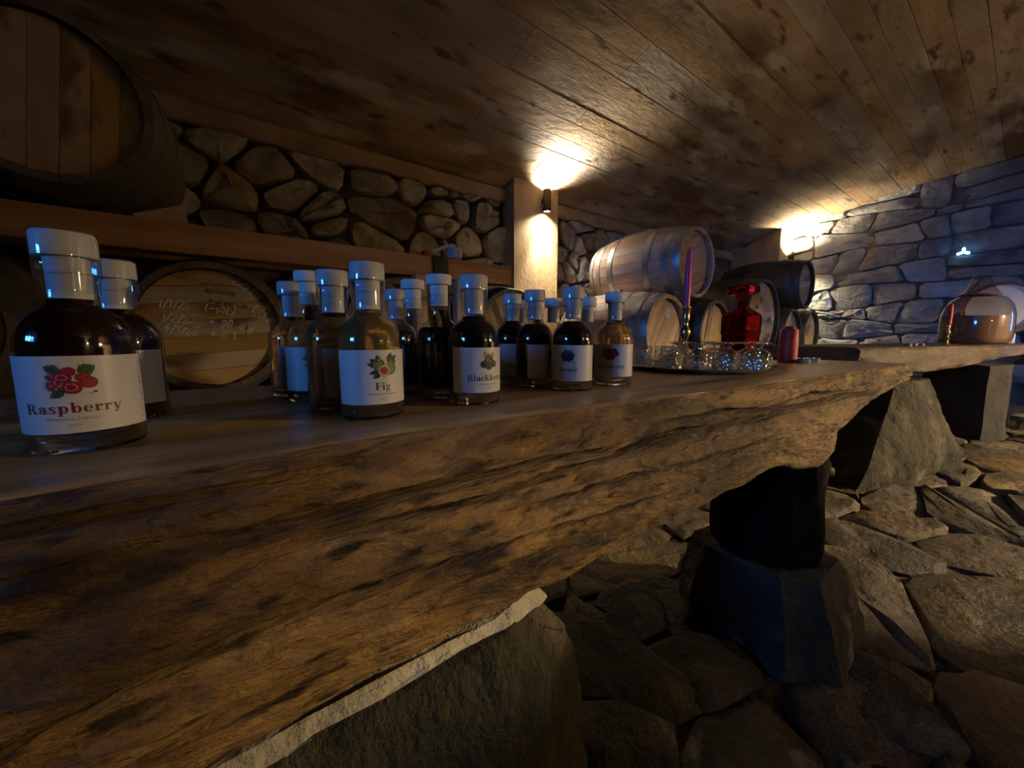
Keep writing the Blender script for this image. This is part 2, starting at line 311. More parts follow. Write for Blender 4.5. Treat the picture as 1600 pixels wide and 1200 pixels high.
def stone_mesh(P, h, rng, depth=.06, rough=.15, edge=.88, tilt=.25):
    """local x,y = wall plane, z = out of the wall; centre at origin. returns mesh data, centre"""
    cx = sum(p[0] for p in P)/len(P); cy = sum(p[1] for p in P)/len(P)
    Q = []
    for i in range(len(P)):
        a, b = P[i], P[(i+1) % len(P)]; l = math.hypot(b[0]-a[0], b[1]-a[1])
        c = min(.3, .02/max(l, 1e-4)+.12)
        for t in (c, 1-c): Q.append((a[0]+(b[0]-a[0])*t-cx, a[1]+(b[1]-a[1])*t-cy))
    R = [Q[0]]
    for q in Q[1:]:
        if math.hypot(q[0]-R[-1][0], q[1]-R[-1][1]) > .012: R.append(q)
    n = len(R); v = []; f = []; sz = math.sqrt(max(max(abs(x), abs(y)) for x, y in R))
    tx, ty = rng.uniform(-tilt, tilt), rng.uniform(-tilt, tilt)
    for (s, z, j) in ((1.0, -depth, 0), (1.0, h*.45, .03), (edge, h*.92, .07), (.48, h*1.05, .22)):
        for (x, y) in R:
            k = s*(1+rng.uniform(-j, j)); zz = z if z < 0 else z*(1+rng.uniform(-rough, rough))+(x*tx+y*ty)*s*.5*(1 if s < 1 else .5)
            v.append((x*k, y*k, zz))
    v.append((0, 0, h*(1.05+rng.uniform(-rough, rough))))
    for r in range(3):
        for i in range(n): f.append((r*n+i, r*n+(i+1) % n, (r+1)*n+(i+1) % n, (r+1)*n+i))
    for i in range(n): f.append((3*n+i, 3*n+(i+1) % n, 4*n))
    return v, f, (cx, cy)

# ------------------------------------------------------------------ the room
YW, XF, XB, YR = 3.30, 8.0, -3.2, -3.3          # left wall, far wall, rear wall, wall behind the camera
VZ, VR = -4.48, 7.5                              # vault axis height and radius (axis along x at y=0)
def vault(y): return VZ+math.sqrt(VR*VR-y*y)
def struct(name, vf, mat, smooth=35):
    o = put(name, MB().add(*vf).mesh(name, mat, smooth)); o['kind'] = 'structure'; return o
floor = struct('floor', box(XB-.4, YR-.4, -.25, XF+.4, YW+.5, -.03), 'earth')
wall_left = struct('wall_left', box(XB-.4, YW, -.2, XF+.4, YW+.4, 2.75), 'mortar')
wall_far = struct('wall_far', box(XF, YR-.4, -.2, XF+.4, YW, 3.4), 'mortar_pale')
b_ = MB()
y0, y1, z0, z1 = DOOR
for q in ((XB-.3, YR-.3, -.2, XB, y0, 3.4), (XB-.3, y1, -.2, XB, YW, 3.4), (XB-.3, y0, z1, XB, y1, 3.4), (XB-.3, y0, -.2, XB, y1, z0)): b_.add(*box(*q))
for q in ((-5.2, y0-.3, -.2, XB-.3, y0, 2.6), (-5.2, y1, -.2, XB-.3, y1+.3, 2.6), (-5.2, y0, z1, XB-.3, y1, 2.6), (-5.2, y0, -.2, XB-.3, y1, z0)): b_.add(*box(*q))  # tunnel added unseen to keep daylight off the left wall
b_.add(*box(XB-.3, y0, z0, XB, y1, 1.30))  # raised sill added to block daylight from the low stones
wall_rear = put('wall_rear', b_.mesh('wall_rear', 'plainwall')); wall_rear['kind'] = 'structure'
b_ = MB(); x0, x1, z0, z1 = FILL_WIN
for q in ((XB-.3, YR-.3, -.2, x0, YR, 2.75), (x1, YR-.3, -.2, XF+.3, YR, 2.75), (x0, YR-.3, z1, x1, YR, 2.75), (x0, YR-.3, -.2, x1, YR, z0)): b_.add(*box(*q))
wall_right = put('wall_right', b_.mesh('wall_right', 'plainwall')); wall_right['kind'] = 'structure'
# dark ground outside the rear opening and the added side window
struct('ground', box(-16, -16, -.3, 16, YR-.35, -.05), 'earth'); struct('ground', box(-18, YR-.34, -.3, XB-.45, 16, -.05), 'earth')
# glazing bars of the rear opening and the added side window
y0, y1, z0, z1 = DOOR; b_ = MB()
for q in ((-5.2, y0, z0, -5.14, y0+.07, z1), (-5.2, y1-.07, z0, -5.14, y1, z1), (-5.2, y0, z1-.07, -5.14, y1, z1), (-5.2, y0, z0, -5.14, y1, z0+.12),
          (-5.2, (y0+y1)/2-.035, z0, -5.14, (y0+y1)/2+.035, z1), (-5.2, y0, 1.65, -5.14, y1, 1.70)): b_.add(*box(*q))
door = put('door_1', b_.mesh('door_1', 'beamwood')); door['kind'] = 'structure'
x0, x1, z0, z1 = FILL_WIN; b_ = MB()
for q in ((x0, YR-.2, z0, x0+.06, YR-.14, z1), (x1-.06, YR-.2, z0, x1, YR-.14, z1), (x0, YR-.2, z0, x1, YR-.14, z0+.06), (x0, YR-.2, z1-.06, x1, YR-.14, z1), ((x0+x1)/2-.03, YR-.2, z0, (x0+x1)/2+.03, YR-.14, z1)): b_.add(*box(*q))
win = put('fill_window_1', b_.mesh('fill_window_1', 'beamwood')); win['kind'] = 'structure'  # added side window, unseen
struct('shade_blocker', box(1.7, -1.66, -.03, 3.1, -1.48, 1.0, .02), 'plainwall')      # added unseen blocker that shades the floor under the table
# vault shell + board-marked planks
ths = [math.asin(YR/VR)-.06+i*(math.asin(YW/VR)-math.asin(YR/VR)+.12)/40 for i in range(41)]
v = []; f = []
for x in (XB-.4, XF+.4):
    for R in (VR+.04, VR+.3):
        for t in ths: v.append((x, R*math.sin(t), VZ+R*math.cos(t)))
n = 41
for i in range(n-1):
    f.append((i, i+1, 2*n+i+1, 2*n+i)); f.append((n+i, 3*n+i, 3*n+i+1, n+i+1)); f.append((i, n+i, n+i+1, i+1)); f.append((2*n+i, 2*n+i+1, 3*n+i+1, 3*n+i))
f += [(0, 2*n, 3*n, n), (n-1, 2*n-1, 4*n-1, 3*n-1)]
ceiling = struct('ceiling', (v, f), 'mortar')
rng = random.Random(3)
pw = .152; t0 = math.asin(YW/VR); nrow = int((2*t0*VR)/pw)+1
pm = {}
def plank_mesh(L):
    if L not in pm:
        w = pw-.0012; h = .0022; e = .003
        pts = [(-w/2, .034), (-w/2, h), (-w/2+e, 0), (w/2-e, 0), (w/2, h), (w/2, .034)]
        vv = [(x, a, b) for x in (-L/2+.0015, L/2-.0015) for (a, b) in pts]
        ff = [(i, i+1, 7+i, 6+i) for i in range(5)]+[tuple(range(6))[::-1], tuple(range(6, 12))]
        ff = [q[::-1] for q in ff]; pm[L] = MB().add(vv, ff).mesh('plank', 'plank', 0)
    return pm[L]
for r in range(nrow):
    th = t0-(r+.5)*pw/VR; x = XB-.3; k = 0
    seq = [2.0]*5+[1.6] if rng.random() < .7 else [1.2]+[2.0]*4+[2.4]
    for L in seq:
        rr = VR+rng.uniform(-.0022, .0022)
        put('plank', plank_mesh(L), ceiling, (x+L/2, rr*math.sin(th), VZ+rr*math.cos(th)), (-th, 0, 0)); x += L
# ledge along the top of the left wall, ragged lower lip
nx = 150; v = []; f = []
for i in range(nx+1):
    x = XB+(XF-XB)*i/nx; a = fbm([(x*3, 0, 0), (x*9, 4, 0), (x*14, 9, 1)], 3, 4)
    for (y, z) in ((YW+.02, 2.31), (YW-.05+a[0]*.006, 2.31), (YW-.055+a[0]*.006, 2.275), (YW-.085+a[1]*.008, 2.26), (YW-.085+a[1]*.010, 2.17), (YW-.06, 2.145+a[2]*.022), (YW+.02, 2.15+a[2]*.02)): v.append((x, y, z))
for i in range(nx):
    for j in range(6): f.append((i*7+j, i*7+j+1, i*7+8+j, i*7+7+j))
ledge = struct('trim_1', (v, f), 'concrete', 50)
# pillars
def pillar(name, x0, x1, yf):
    bm = bmesh.new(); bmesh.ops.create_cube(bm, size=1); zt = vault(yf)+.03
    for w in bm.verts: w.co = Vector(((x0+x1)/2+w.co.x*(x1-x0), (yf+YW)/2+w.co.y*(YW-yf), zt/2+w.co.z*zt))
    bmesh.ops.subdivide_edges(bm, edges=bm.edges[:], cuts=14, use_grid_fill=True); bm.normal_update()
    P = np.array([w.co for w in bm.verts]); a = fbm(P*5, 4, 8)
    for w, q in zip(bm.verts, a):
        w.co += w.normal*q*.008
        if abs(w.co.z-(zt-.16)) < .02 or abs(w.co.z-(zt-.30)) < .02: w.co += Vector((0, .004, 0))
    return struct(name, frombm(bm), 'pillar', 50)
pillar('pillar', 2.35, 2.93, 3.10)
pillar('pillar', 7.36, 7.98, 2.56)
for (a, b, y) in ((3.30, 3.84, -2.55), (5.50, 5.80, -1.30)): struct('pillar', box(a, YR-.02, 0, b, y, vault(y)+.03), 'pillar')     # piers added out of view to hold back lamp light
# dry stone on the left wall, one object per stone
rng = random.Random(11)
skip = lambda x, z: (2.30 < x < 2.98) or (x > 7.3)
for P in cells(-.75, 6.6, .66, 2.15, .265, .195, rng, .022, drop=.25, jit=.8):
    vv, ff, (cx, cz) = stone_mesh(P, rng.uniform(.05, .10), rng, .06, .3, .91)
    if skip(cx, cz): continue
    me = MB().add(vv, ff).mesh('stone', 'stone', 36)
    put('stone', me, wall_left, (cx, YW-.005, cz), (R_(90), 0, 0))
rng = random.Random(12)
def courses(x0, x1, y0, y1, sx, sy, rng, gap):
    '''uneven coursed rubble: wavy courses cut by leaning joints, some stones split in two'''
    out = []; y = y0; lo = lambda x: y0
    def line(yb, s): return lambda x: yb+.05*math.sin(x*1.7+s)+.03*math.sin(x*4.1+s*2.3)
    while y < y1:
        h = sy*rng.uniform(.6, 1.4); hi = line(y+h, rng.uniform(0, 6)); x = x0-rng.uniform(0, sx); ja = 0.0
        while x < x1:
            w = sx*rng.uniform(.5, 1.7)*(.75+.5*h/sy); jb = rng.uniform(-.07, .07); a, b = x, x+w; dv_ = lambda: rng.uniform(-.022, .022)
            q = [(a-ja+gap/2, lo(a)+gap/2), ((a+b)/2, lo((a+b)/2)+gap/2+dv_()*.5), (b-jb-gap/2, lo(b)+gap/2), (b-gap/2+dv_(), (lo(b)+hi(b))/2), (b+jb-gap/2, hi(b)-gap/2), ((a+b)/2+dv_(), hi((a+b)/2)-gap/2+dv_()*.5), (a+ja+gap/2, hi(a)-gap/2), (a+gap/2+dv_(), (lo(a)+hi(a))/2)]
            if h > sy*1.05 and rng.random() < .35 and w > sx*.6:
                t = rng.uniform(.35, .65); m = lambda u, v: (u[0]+(v[0]-u[0])*t, u[1]+(v[1]-u[1])*t+rng.uniform(-.02, .02)); L_, R2 = m(q[0], q[6]), m(q[2], q[4]); g2 = gap/2
                out += [[q[0], q[1], q[2], (R2[0], R2[1]-g2), (L_[0], L_[1]-g2)], [(L_[0], L_[1]+g2), (R2[0], R2[1]+g2), q[4], q[5], q[6]]]
            else: out.append(q)
            x += w; ja = jb
        y += h; lo = hi
    return out
for P in courses(-2.6, 3.25, .25, 3.15, .36, .27, rng, .014):
    vv, ff, (cy, cz) = stone_mesh(P, rng.uniform(.03, .065), rng, .06, .3, .93)
    if cz > vault(cy)+.1: continue
    me = MB().add([(-x, y, z) for x, y, z in vv], [q[::-1] for q in ff]).mesh('stone', 'stone_pale', 42)
    put('stone', me, wall_far, (XF+.004, cy, cz), (R_(90), 0, R_(-90)))
# floor stones
rng = random.Random(21)
for P in cells(-.4, 6.6, -2.7, 1.2, .38, .25, rng, .007, drop=.16, jit=.62):
    h = rng.uniform(.016, .034); vv, ff, (cx, cy) = stone_mesh(P, h, rng, .04, .45, .93, .10)
    put('stone', MB().add(vv, ff).mesh('stone', 'floorstone', 48), floor, (cx, cy, -.028))

# ------------------------------------------------------------------ lamps
def lamp(name, loc, label, dirn, up, down, facing, core=0):
    """two-way wall lamp: cylinder on a bracket; facing = unit vector out of the wall"""
    t = thing(name, loc, label, 'lamp', 'two-way cylinder wall lamps')
    body = lathe([(.030, -.098), (.038, -.108), (.040, -.106), (.040, .106), (.038, .108), (.030, .098)], 28)
    put('body', MB().add(*body).mesh('body', 'bronze'), t)
    fx, fy = facing
    put('bracket', MB().add(*xf(lathe([(0, .02), (.022, .02), (.022, .04), (.034, .042), (.034, .050), (0, .050)], 20), Matrix.Rotation(math.atan2(-fy, -fx), 4, 'Z') @ Matrix.Rotation(R_(90), 4, 'Y'))).mesh('bracket', 'bronze'), t)
    for s, w in ((1, up), (-1, down)):
        put('lens', MB().add(*lathe([(0, s*.099), (.030, s*.099)] if s > 0 else [(.030, s*.099), (0, s*.099)], 20)).mesh('lens', 'lens'), t)
        l = bpy.data.lights.new('bulb', 'SPOT'); l.energy = w; l.color = COOLWARM if dirn == 'view' else WARM; l.spot_size = R_(155 if s > 0 else 150) if dirn != 'opp' else R_(176); l.spot_blend = 1.0 if dirn != 'opp' else .25; l.shadow_soft_size = .028 if dirn != 'opp' else .07
        o = bpy.data.objects.new('bulb', l); COL.objects.link(o); o.parent = t; o.location = (0, 0, s*.112); o.rotation_euler = (R_(180) if s > 0 else 0, 0, 0)
    if core:
        l = bpy.data.lights.new('bulb', 'SPOT'); l.energy = core; l.color = COOLWARM; l.spot_size = R_(64); l.spot_blend = 1.0; l.shadow_soft_size = .02
        o = bpy.data.objects.new('bulb', l); COL.objects.link(o); o.parent = t; o.location = (0, 0, -.112)
    return t
lamp('wall_lamp', (2.73, 3.050, 2.195), 'bronze two-way cylinder lamp lighting the near ochre pillar', 'view', LAMP_UP, LAMP_DOWN, (0, -1), 420)
lamp('wall_lamp', (7.66, 2.488, 2.06), 'two-way lamp on the corner pillar behind the dark top barrel', 'far', FAR_UP, FAR_DOWN, (0, -1))
lamp('wall_lamp', (4.8, YR+.072, 1.68), 'bright two-way lamp between the two added piers', 'opp', OPP_UP, OPP_DOWN, (0, 1))

lamp('wall_lamp', (1.9, YR+.072, 1.60), 'added dim two-way fill lamp, out of view, facing the bottles', 'opp', 35, 70, (0, 1))  # unseen fill lamp added for soft light on the bottle labels

# ------------------------------------------------------------------ the log table
def interp(x, pts): return np.interp(x, [p[0] for p in pts], [p[1] for p in pts])
TZ = .75
X0, X1 = -1.25, 1.80
nx = 520
xs = np.linspace(X0, X1, nx)
FRONT = [(-1.3, .335), (-.1, .314), (.08, .325), (.26, .316), (.58, .288), (1.15, .25), (1.8, .212)]
BACK = [(-1.3, .96), (-.26, .87), (.08, .84), (1.2, .66), (1.8, .53)]
BOT = [(-1.3, .51), (.055, .510), (.233, .520), (.52, .555), (.9, .575), (1.02, .55), (1.08, .535), (1.13, .55), (1.16, .60), (1.3, .635), (1.5, .665), (1.8, .69)]
yf = interp(xs, FRONT); yb = interp(xs, BACK); zb = interp(xs, BOT)
yb = yb+fbm(np.c_[xs*3, xs*0, xs*0], 3, 31)*.02; yf = yf+fbm(np.c_[xs*4, xs*0+3, xs*0], 3, 32)*.008
zb = zb+fbm(np.c_[xs*6, xs*0+8, xs*0], 3, 33)*.012
rows = []
one = np.ones(nx)
def row(y, z): rows.append(np.c_[xs, y*one, z*one])
for t in np.linspace(0, 1, 6): row(yb+.03-.03*abs(1-2*t), zb+(TZ-.02-zb)*t)                  # back edge going up
for t in np.linspace(0, 1, 26): row((yb-.004)+(yf+.022-yb)*t, TZ*one)                                # top
for t in np.linspace(0, 1, 7)[1:]: row(yf+.022-.020*math.sin(t*math.pi/2), one*TZ-.020*(1-math.cos(t*math.pi/2)))
top_rows = 6+26
nf = 116
for t in np.linspace(0, 1, nf)[1:]:
    z = TZ-.020+(zb+.025-(TZ-.020))*t
    row(yf+.002-.014*math.sin(math.pi*t), z)
for t in np.linspace(0, 1, 7)[1:]: row(yf+.002+.03*t*t, zb+.025*(1-math.sin(t*math.pi/2)))
for t in np.linspace(0, 1, 8)[1:]: row(yf+.032+(yb-yf-.035)*t, zb-.0*one)
V = np.array(rows); nr = len(rows)
# relief on the bark side
A = V.reshape(-1, 3); Y0 = A[:, 1].copy(); Z0 = A[:, 2].copy(); X_ = A[:, 0]
fr = np.zeros(nr); fr[top_rows+2:top_rows+6+nf+4] = 1; fr[top_rows:top_rows+2] = .3
W = np.repeat(fr, nx)
rel = fbm(np.c_[X_*3.2, Z0*9, Z0*0], 4, 41)*.008+fbm(np.c_[X_*14+Z0*8, Z0*34, Z0*0], 5, 42)*.012
g = fbm(np.c_[X_*2.6, Z0*18, Z0*0+5], 3, 43); rel += -np.clip(g-.30, 0, 1)*.03
step = np.abs(fbm(np.c_[X_*5+Z0*6, Z0*22, Z0*0+2], 3, 44)); rel -= np.clip(.05-step, 0, 1)*.09
A[:, 1] -= rel*W
CK = np.zeros(len(X_)); zc_k = [0.0]
def crack(zc, x0, x1, depth, wid):
    m = np.clip((X_-x0)/.12, 0, 1)*np.clip((x1-X_)/.12, 0, 1)
    d = np.abs(Z0-zc)/wid; k = W*m*np.clip(1-d, 0, 1)**.7; A[:, 1] += k*depth; CK[:] = np.maximum(CK, W*m*np.clip(1.5-d*1.5, 0, 1)*np.clip(1.0+1.1*vnoise(np.c_[X_*7, X_*0+zc_k[0], X_*0], 77), .55, 1)); zc_k[0] += 3.7
wob = lambda s, a: fbm(np.c_[X_*5, X_*0+s, X_*0], 4, 50+int(s))*a
crack(.697+wob(1, .008), -.02, 1.45, .034, .0062)
crack(.680+(X_*.012)+wob(2, .010), -.02, .62, .030, .0056)
crack(.735+wob(3, .004)+.006*X_, -.35, .13, .018, .0045)
crack(.655+wob(4, .012), .2, .9, .020, .0042)
crack(.715+wob(5, .010), .45, 1.2, .014, .0036)
crack(.62+wob(6, .015), -.2, .6, .014, .0045)
# slight wear on top
tw = np.zeros(nr); tw[6:top_rows] = 1; A[:, 2] += np.repeat(tw, nx)*fbm(np.c_[X_*2.5, Y0*9, Y0*0], 3, 47)*.0016
# slanting end cut
endw = np.clip((X_-1.60)/.2, 0, 1); A[:, 0] += endw*((Z0-.75)*.35+(Y0-.3)*.12)
vv = A.tolist(); ff = []; mm = []
for r in range(nr-1):
    for i in range(nx-1): ff.append((r*nx+i, r*nx+i+1, (r+1)*nx+i+1, (r+1)*nx+i)); mm.append(1 if 5 <= r < top_rows else 0)
for i in range(nx-1): ff.append(((nr-1)*nx+i, (nr-1)*nx+i+1, i+1, i)); mm.append(0)
ff.append(tuple(r*nx for r in range(nr))); mm.append(0); ff.append(tuple(r*nx+nx-1 for r in range(nr))[::-1]); mm.append(0)
ff = [q[::-1] for q in ff]
m_ = MB(); m_.v = vv; m_.f = ff; m_.m = mm
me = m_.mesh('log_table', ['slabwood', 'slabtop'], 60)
stain_shade = np.clip((fbm(np.c_[X_*2.6+Z0*2, Z0*7, Z0*0+1], 4, 88)-.02+.16*np.clip(.5-X_, -.5, 1)-1.6*np.clip(Z0-.66, 0, .1))*3.2, 0, 1)*W  # stain patches, thickened low and left to paint in the shade there
at = me.attributes.new('dirt_shade', 'FLOAT', 'POINT'); at.data.foreach_set('value', np.maximum(CK, stain_shade*.6).astype(np.float32))
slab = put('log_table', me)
tag(slab, 'long thick half log table top with rough cracked front edge, bottles on it', 'table', None, 'thing')

def rock(name, pts, label, cat, mat='rock', cuts=4, amp=.02, fs=6, seed=0, group=None):
    c = np.mean(np.array(pts), 0); z0 = min(p[2] for p in pts); base = (c[0], c[1], z0)
    vf = hull_rock([(p[0]-base[0], p[1]-base[1], p[2]-base[2]) for p in pts], cuts, amp, fs, seed)
    o = put(name, MB().add(*vf).mesh(name, mat, 38), None, base); return tag(o, label, cat, group, 'thing')
def ringpts(z, x0, x1, y0, y1, c=.2):
    dx, dy = (x1-x0)*c, (y1-y0)*c
    return [(x0+dx, y0, z), (x1-dx, y0, z), (x1, y0+dy, z), (x1, y1-dy, z), (x1-dx, y1, z), (x0+dx, y1, z), (x0, y1-dy, z), (x0, y0+dy, z)]
# supports under the near table
rock('stone_block', ringpts(0, 1.04, 1.46, .19, .60)+ringpts(.12, 1.06, 1.43, .21, .60)+ringpts(.235, 1.08, 1.36, .25, .56), 'grey stone block carrying the black log stump under the table end', 'stone', 'rock', 4, .022, 7, 3)
# charred stump
t = thing('log_stump', (1.215, .402, .235), 'short black charred log stump between stone block and table', 'stump')
def stump_mod(a, z): return 1+.05*math.sin(3*a+1)+.03*math.sin(7*a+z*9)+.02*math.sin(13*a+z*6)+.012*math.sin(23*a-z*8)
pr = [(0, 0), (.10, 0), (.128, .01)]+[(.130+.003*math.sin(k*.7), .01+k*.027) for k in range(1, 11)]+[(.125, .288), (0, .288)]
put('log', MB().add(*lathe(pr, 48, mod=stump_mod)).mesh('log', 'stump', 50), t)
kd = Vector((-.62, -.78, 0)).normalized()
put('knot', MB().add(*xf(lathe([(0, .012), (.010, .010), (.014, .0), (.016, -.02)], 14), Matrix.Translation((.060, -.118, .245)) @ Matrix.Rotation(R_(-60), 4, 'Z') @ Matrix.Rotation(R_(90), 4, 'Y'))).mesh('knot', 'knot'), t)
rock('boulder', ringpts(0, -.45, .50, .30, .85)+ringpts(.25, -.45, .44, .285, .85)+ringpts(.42, -.42, .36, .318, .80, .1)+ringpts(.478, -.38, .32, .345, .75, .1), 'long rough boulder holding up the near part of the log table', 'stone', 'rock', 5, .022, 6, 6)
rock('light_strip_stone', ringpts(.483, -.32, .33, .345, .52, .12)+ringpts(.503, -.30, .31, .350, .52, .12), 'added flat stone standing in for the lit strip under the log table', 'stone', 'stone', 4, .012, 12, 9)  # added stone imitating a strip of blue daylight below the slab
rng = random.Random(5)
RP = [(.70, .56, .20, .16), (.88, .42, .17, .13), (.56, .42, .13, .17), (.92, .62, .12, .12), (.76, .24, .17, .08), (1.02, .20, .13, .06), (.50, .20, .16, .11), (.66, .02, .16, .05), (.92, -.02, .14, .05), (1.16, .08, .13, .05), (.40, .36, .12, .20), (.38, .06, .15, .06), (1.24, .14, .10, .05)]
RL = ['broken rock with pale top against the boulder under the table', 'flat slanting rock beside the stone block under the table', 'dark rock leaning on the long boulder', 'small pale rock tucked in front of the stone block',
      'wide low rock on the floor before the rubble', 'low rock on the floor close to the stone block', 'mossy dark rock low in the rubble heap', 'flat floor rock farthest out from the table', 'thin flat rock between two low rocks', 'thin pale rock on the open floor past the stone block', 'dark rock at the near end of the boulder', 'dark flat rock below the near boulder end', 'small rock lying beside the outer corner of stone block']
for k, (x, y, r, h) in enumerate(RP):
    a = rng.uniform(0, 3.14); pts = []
    for j in range(13):
        q = j*2*math.pi/13; rr = r*rng.uniform(.7, 1.05); ex = 1.0 if j % 2 else .72
        px, py = rr*math.cos(q)*1.15, rr*math.sin(q)*.68
        for (s, zz) in ((1, 0), (ex, .62*h*rng.uniform(.6, .85)), (ex*.7, .62*h*rng.uniform(.85, 1.05))):
            pts.append((x+1.15*(px*math.cos(a)-py*math.sin(a))*s, y+(px*math.sin(a)+py*math.cos(a))*s, -.03+zz))
    rock('rubble_rock', pts, RL[k], 'rock', 'rock', 3, .010, 10, 20+k, 'rubble rocks under the log table')

# ------------------------------------------------------------------ barrels
def brad(t, rh, rb): return rh+(rb-rh)*(1-(2*t-1)**2)**.9
BM = {}
def barrel(name, x, yh, z, label, pale=False, rh=.285, rb=.345, L=.94, tilt=0.0, hoops=(.0, .10, .27), spin=0.0):
    """lies along y, front head at yh facing -y; local y runs 0..L"""
    rb_ = rb; t = thing(name, (x, yh, z-rb_), label, 'barrel'); c = rb_
    ns = 26; key = (rh, rb, L, pale); sm, hm, om = ('oak', 'oakhead', 'hoop') if pale else ('oldoak', 'oldhead', 'oldhoop')
    if key not in BM:
        d = {}; da = math.pi/ns; v = []; f = []; K = 10; th = .026; g = .0012/rb
        for k in range(K+1):
            s = k/K; R = brad(s, rh, rb)
            for (a, r) in ((-da+g, R-th), (-da+g, R-.001), (0, R), (da-g, R-.001), (da-g, R-th)): v.append((r*math.sin(a), s*L, r*math.cos(a)))
        for k in range(K):
            for j in range(5):
                jj = (j+1) % 5; f.append((k*5+j, k*5+jj, (k+1)*5+jj, (k+1)*5+j))
        f += [(4, 3, 2, 1, 0), tuple(K*5+j for j in range(5))]
        d['stave'] = MB().add(v, [q[::-1] for q in f]).mesh('stave', sm, 60)
        hp = []
        for hb in hoops:
            for side in (0, 1):
                s0, s1 = hb, hb+.055/L*1.0
                if side: s0, s1 = 1-s1, 1-s0
                pr = []
                for q in np.linspace(0, 1, 4): pr.append((brad(max(0, min(1, s0+(s1-s0)*q)), rh, rb)+.0028, (s0+(s1-s0)*q)*L))
                i0 = [(r-.0035, y) for r, y in pr][::-1]; P = pr+i0+[pr[0]]
                w, q = lathe(P, 52); hp.append(MB().add([(a, cc, b) for a, b, cc in w], q).mesh('hoop', om, 40))
        d['hoops'] = hp
        # head boards
        hb = []; nb = 7; R = rh-.024; yb0 = .045
        for k in range(nb):
            u0, u1 = -R+2*R*k/nb+.0009, -R+2*R*(k+1)/nb-.0009; pts = []
            for u in np.linspace(u0, u1, 5): pts.append((u, math.sqrt(max(0, R*R-u*u))))
            for u in np.linspace(u1, u0, 5): pts.append((u, -math.sqrt(max(0, R*R-u*u))))
            n = len(pts); cu = (u0+u1)/2
            dz = .0012*((k*37) % 3-1)
            vv = [(a, yb0+dz, b) for a, b in pts]+[(a, yb0+.02, b) for a, b in pts]; ffx = [tuple(range(n)), tuple(range(n, 2*n))[::-1]]+[(i, n+i, n+(i+1) % n, (i+1) % n) for i in range(n)]
            hb.append(MB().add(vv, ffx).mesh('head_board', hm, 0))
        d['boards'] = hb
        w, q = lathe([(0, L-.06), (rh-.022, L-.06), (rh-.022, L-.045), (0, L-.045)], 40); d['rear'] = MB().add([(a, cc, b) for a, b, cc in w], q).mesh('rear_head', hm)
        BM[key] = d
    d = BM[key]; M0 = (0, 0, c)
    for k in range(ns): put('stave', d['stave'], t, M0, (0, 2*math.pi*k/ns+.05, 0))
    for h in d['hoops']: put('hoop', h, t, M0)
    bb = [put('head_board', h, t, M0, (0, spin, 0)) for h in d['boards']]
    put('rear_head', d['rear'], t, M0)
    t['rh'] = rh
    return t, bb
ROWZ = .877; YL = 2.19
B = {}
B['far_left'], _ = barrel('wine_barrel', -.87, YL, ROWZ, 'dark oak barrel at the left end of the lower row under the beam', spin=.3)
chb, chboards = barrel('wine_barrel', -.027, YL, ROWZ, 'oak barrel with chalk dates and 63 on its head', spin=1.5)
barrel('wine_barrel', .815, YL, ROWZ, 'oak barrel behind the dark bottles, below the black strap of the beam', spin=.9)
barrel('wine_barrel', 1.655, YL, ROWZ, 'oak barrel in front of the lamp pillar, at the beam end', spin=-.4)
barrel('wine_barrel', -.43, 2.07, 1.656, 'dark barrel lying on top of the timber beam rack', spin=.1)
YG = 1.72
barrel('wine_barrel', 2.84, YG, .875, 'pale oak barrel with white sticker, below the topmost pale barrel', True, spin=.5)
barrel('wine_barrel', 3.235, YG, 1.452, 'pale pinkish oak barrel with bright hoops, stacked on top behind pink candle', True, spin=1.2)
barrel('wine_barrel', 3.63, YG, .875, 'dark barrel between pale sticker barrel and the red decanter', spin=.2)
barrel('wine_barrel', 4.73, YG+.02, 1.012, 'largest dark barrel with broad pale head behind red decanter', rh=.43, rb=.475, L=1.05, spin=1.4)
barrel('wine_barrel', 5.56, YG, .875, 'dark barrel half hidden between the largest barrel and red pillar candle', spin=.7)
barrel('wine_barrel', 6.25, YG, .875, 'dark barrel at the far right end of the lower stack', spin=1.1)
barrel('wine_barrel', 5.905, YG, 1.482, 'black topmost barrel near the far corner lamp', spin=1.45)
# bungs on the two pale barrels
for (x, z) in ((2.84, .875), (3.235, 1.452)):
    o = put('bung', MB().add(*lathe([(.022, -.02), (.026, .018), (.024, .022), (0, .022)], 16)).mesh('bung', 'cork'), None)
    par = [q for q in COL.objects if q.get('category') == 'barrel' and abs(q.location.x-x) < .01][0]
    o.parent = par; o.location = (0, .47, .345*2)
# sticker on the lower pale barrel
par = [q for q in COL.objects if q.get('category') == 'barrel' and abs(q.location.x-2.84) < .01][0]
hx = MB(); a6 = [(math.cos(i*math.pi/3+.5)*.04, .0430, math.sin(i*math.pi/3+.5)*.047) for i in range(6)]; hx.add(a6+[(x, .0445, z) for x, y, z in a6], [tuple(range(6)), tuple(range(6, 12))[::-1]]+[(i, i+6, (i+1) % 6+6, (i+1) % 6) for i in range(6)], 0)
for k in range(8):
    q = k*math.pi/4; hx.add([(math.cos(q+s)*r, .0426, math.sin(q+s)*r) for s, r in ((-.3, .012), (.3, .012), (.3, .018), (-.3, .018))], [(0, 1, 2, 3)], 1)
put('sticker', hx.mesh('sticker', ['paper', 'grey'], 0), par, (.055, 0, .345+.15))
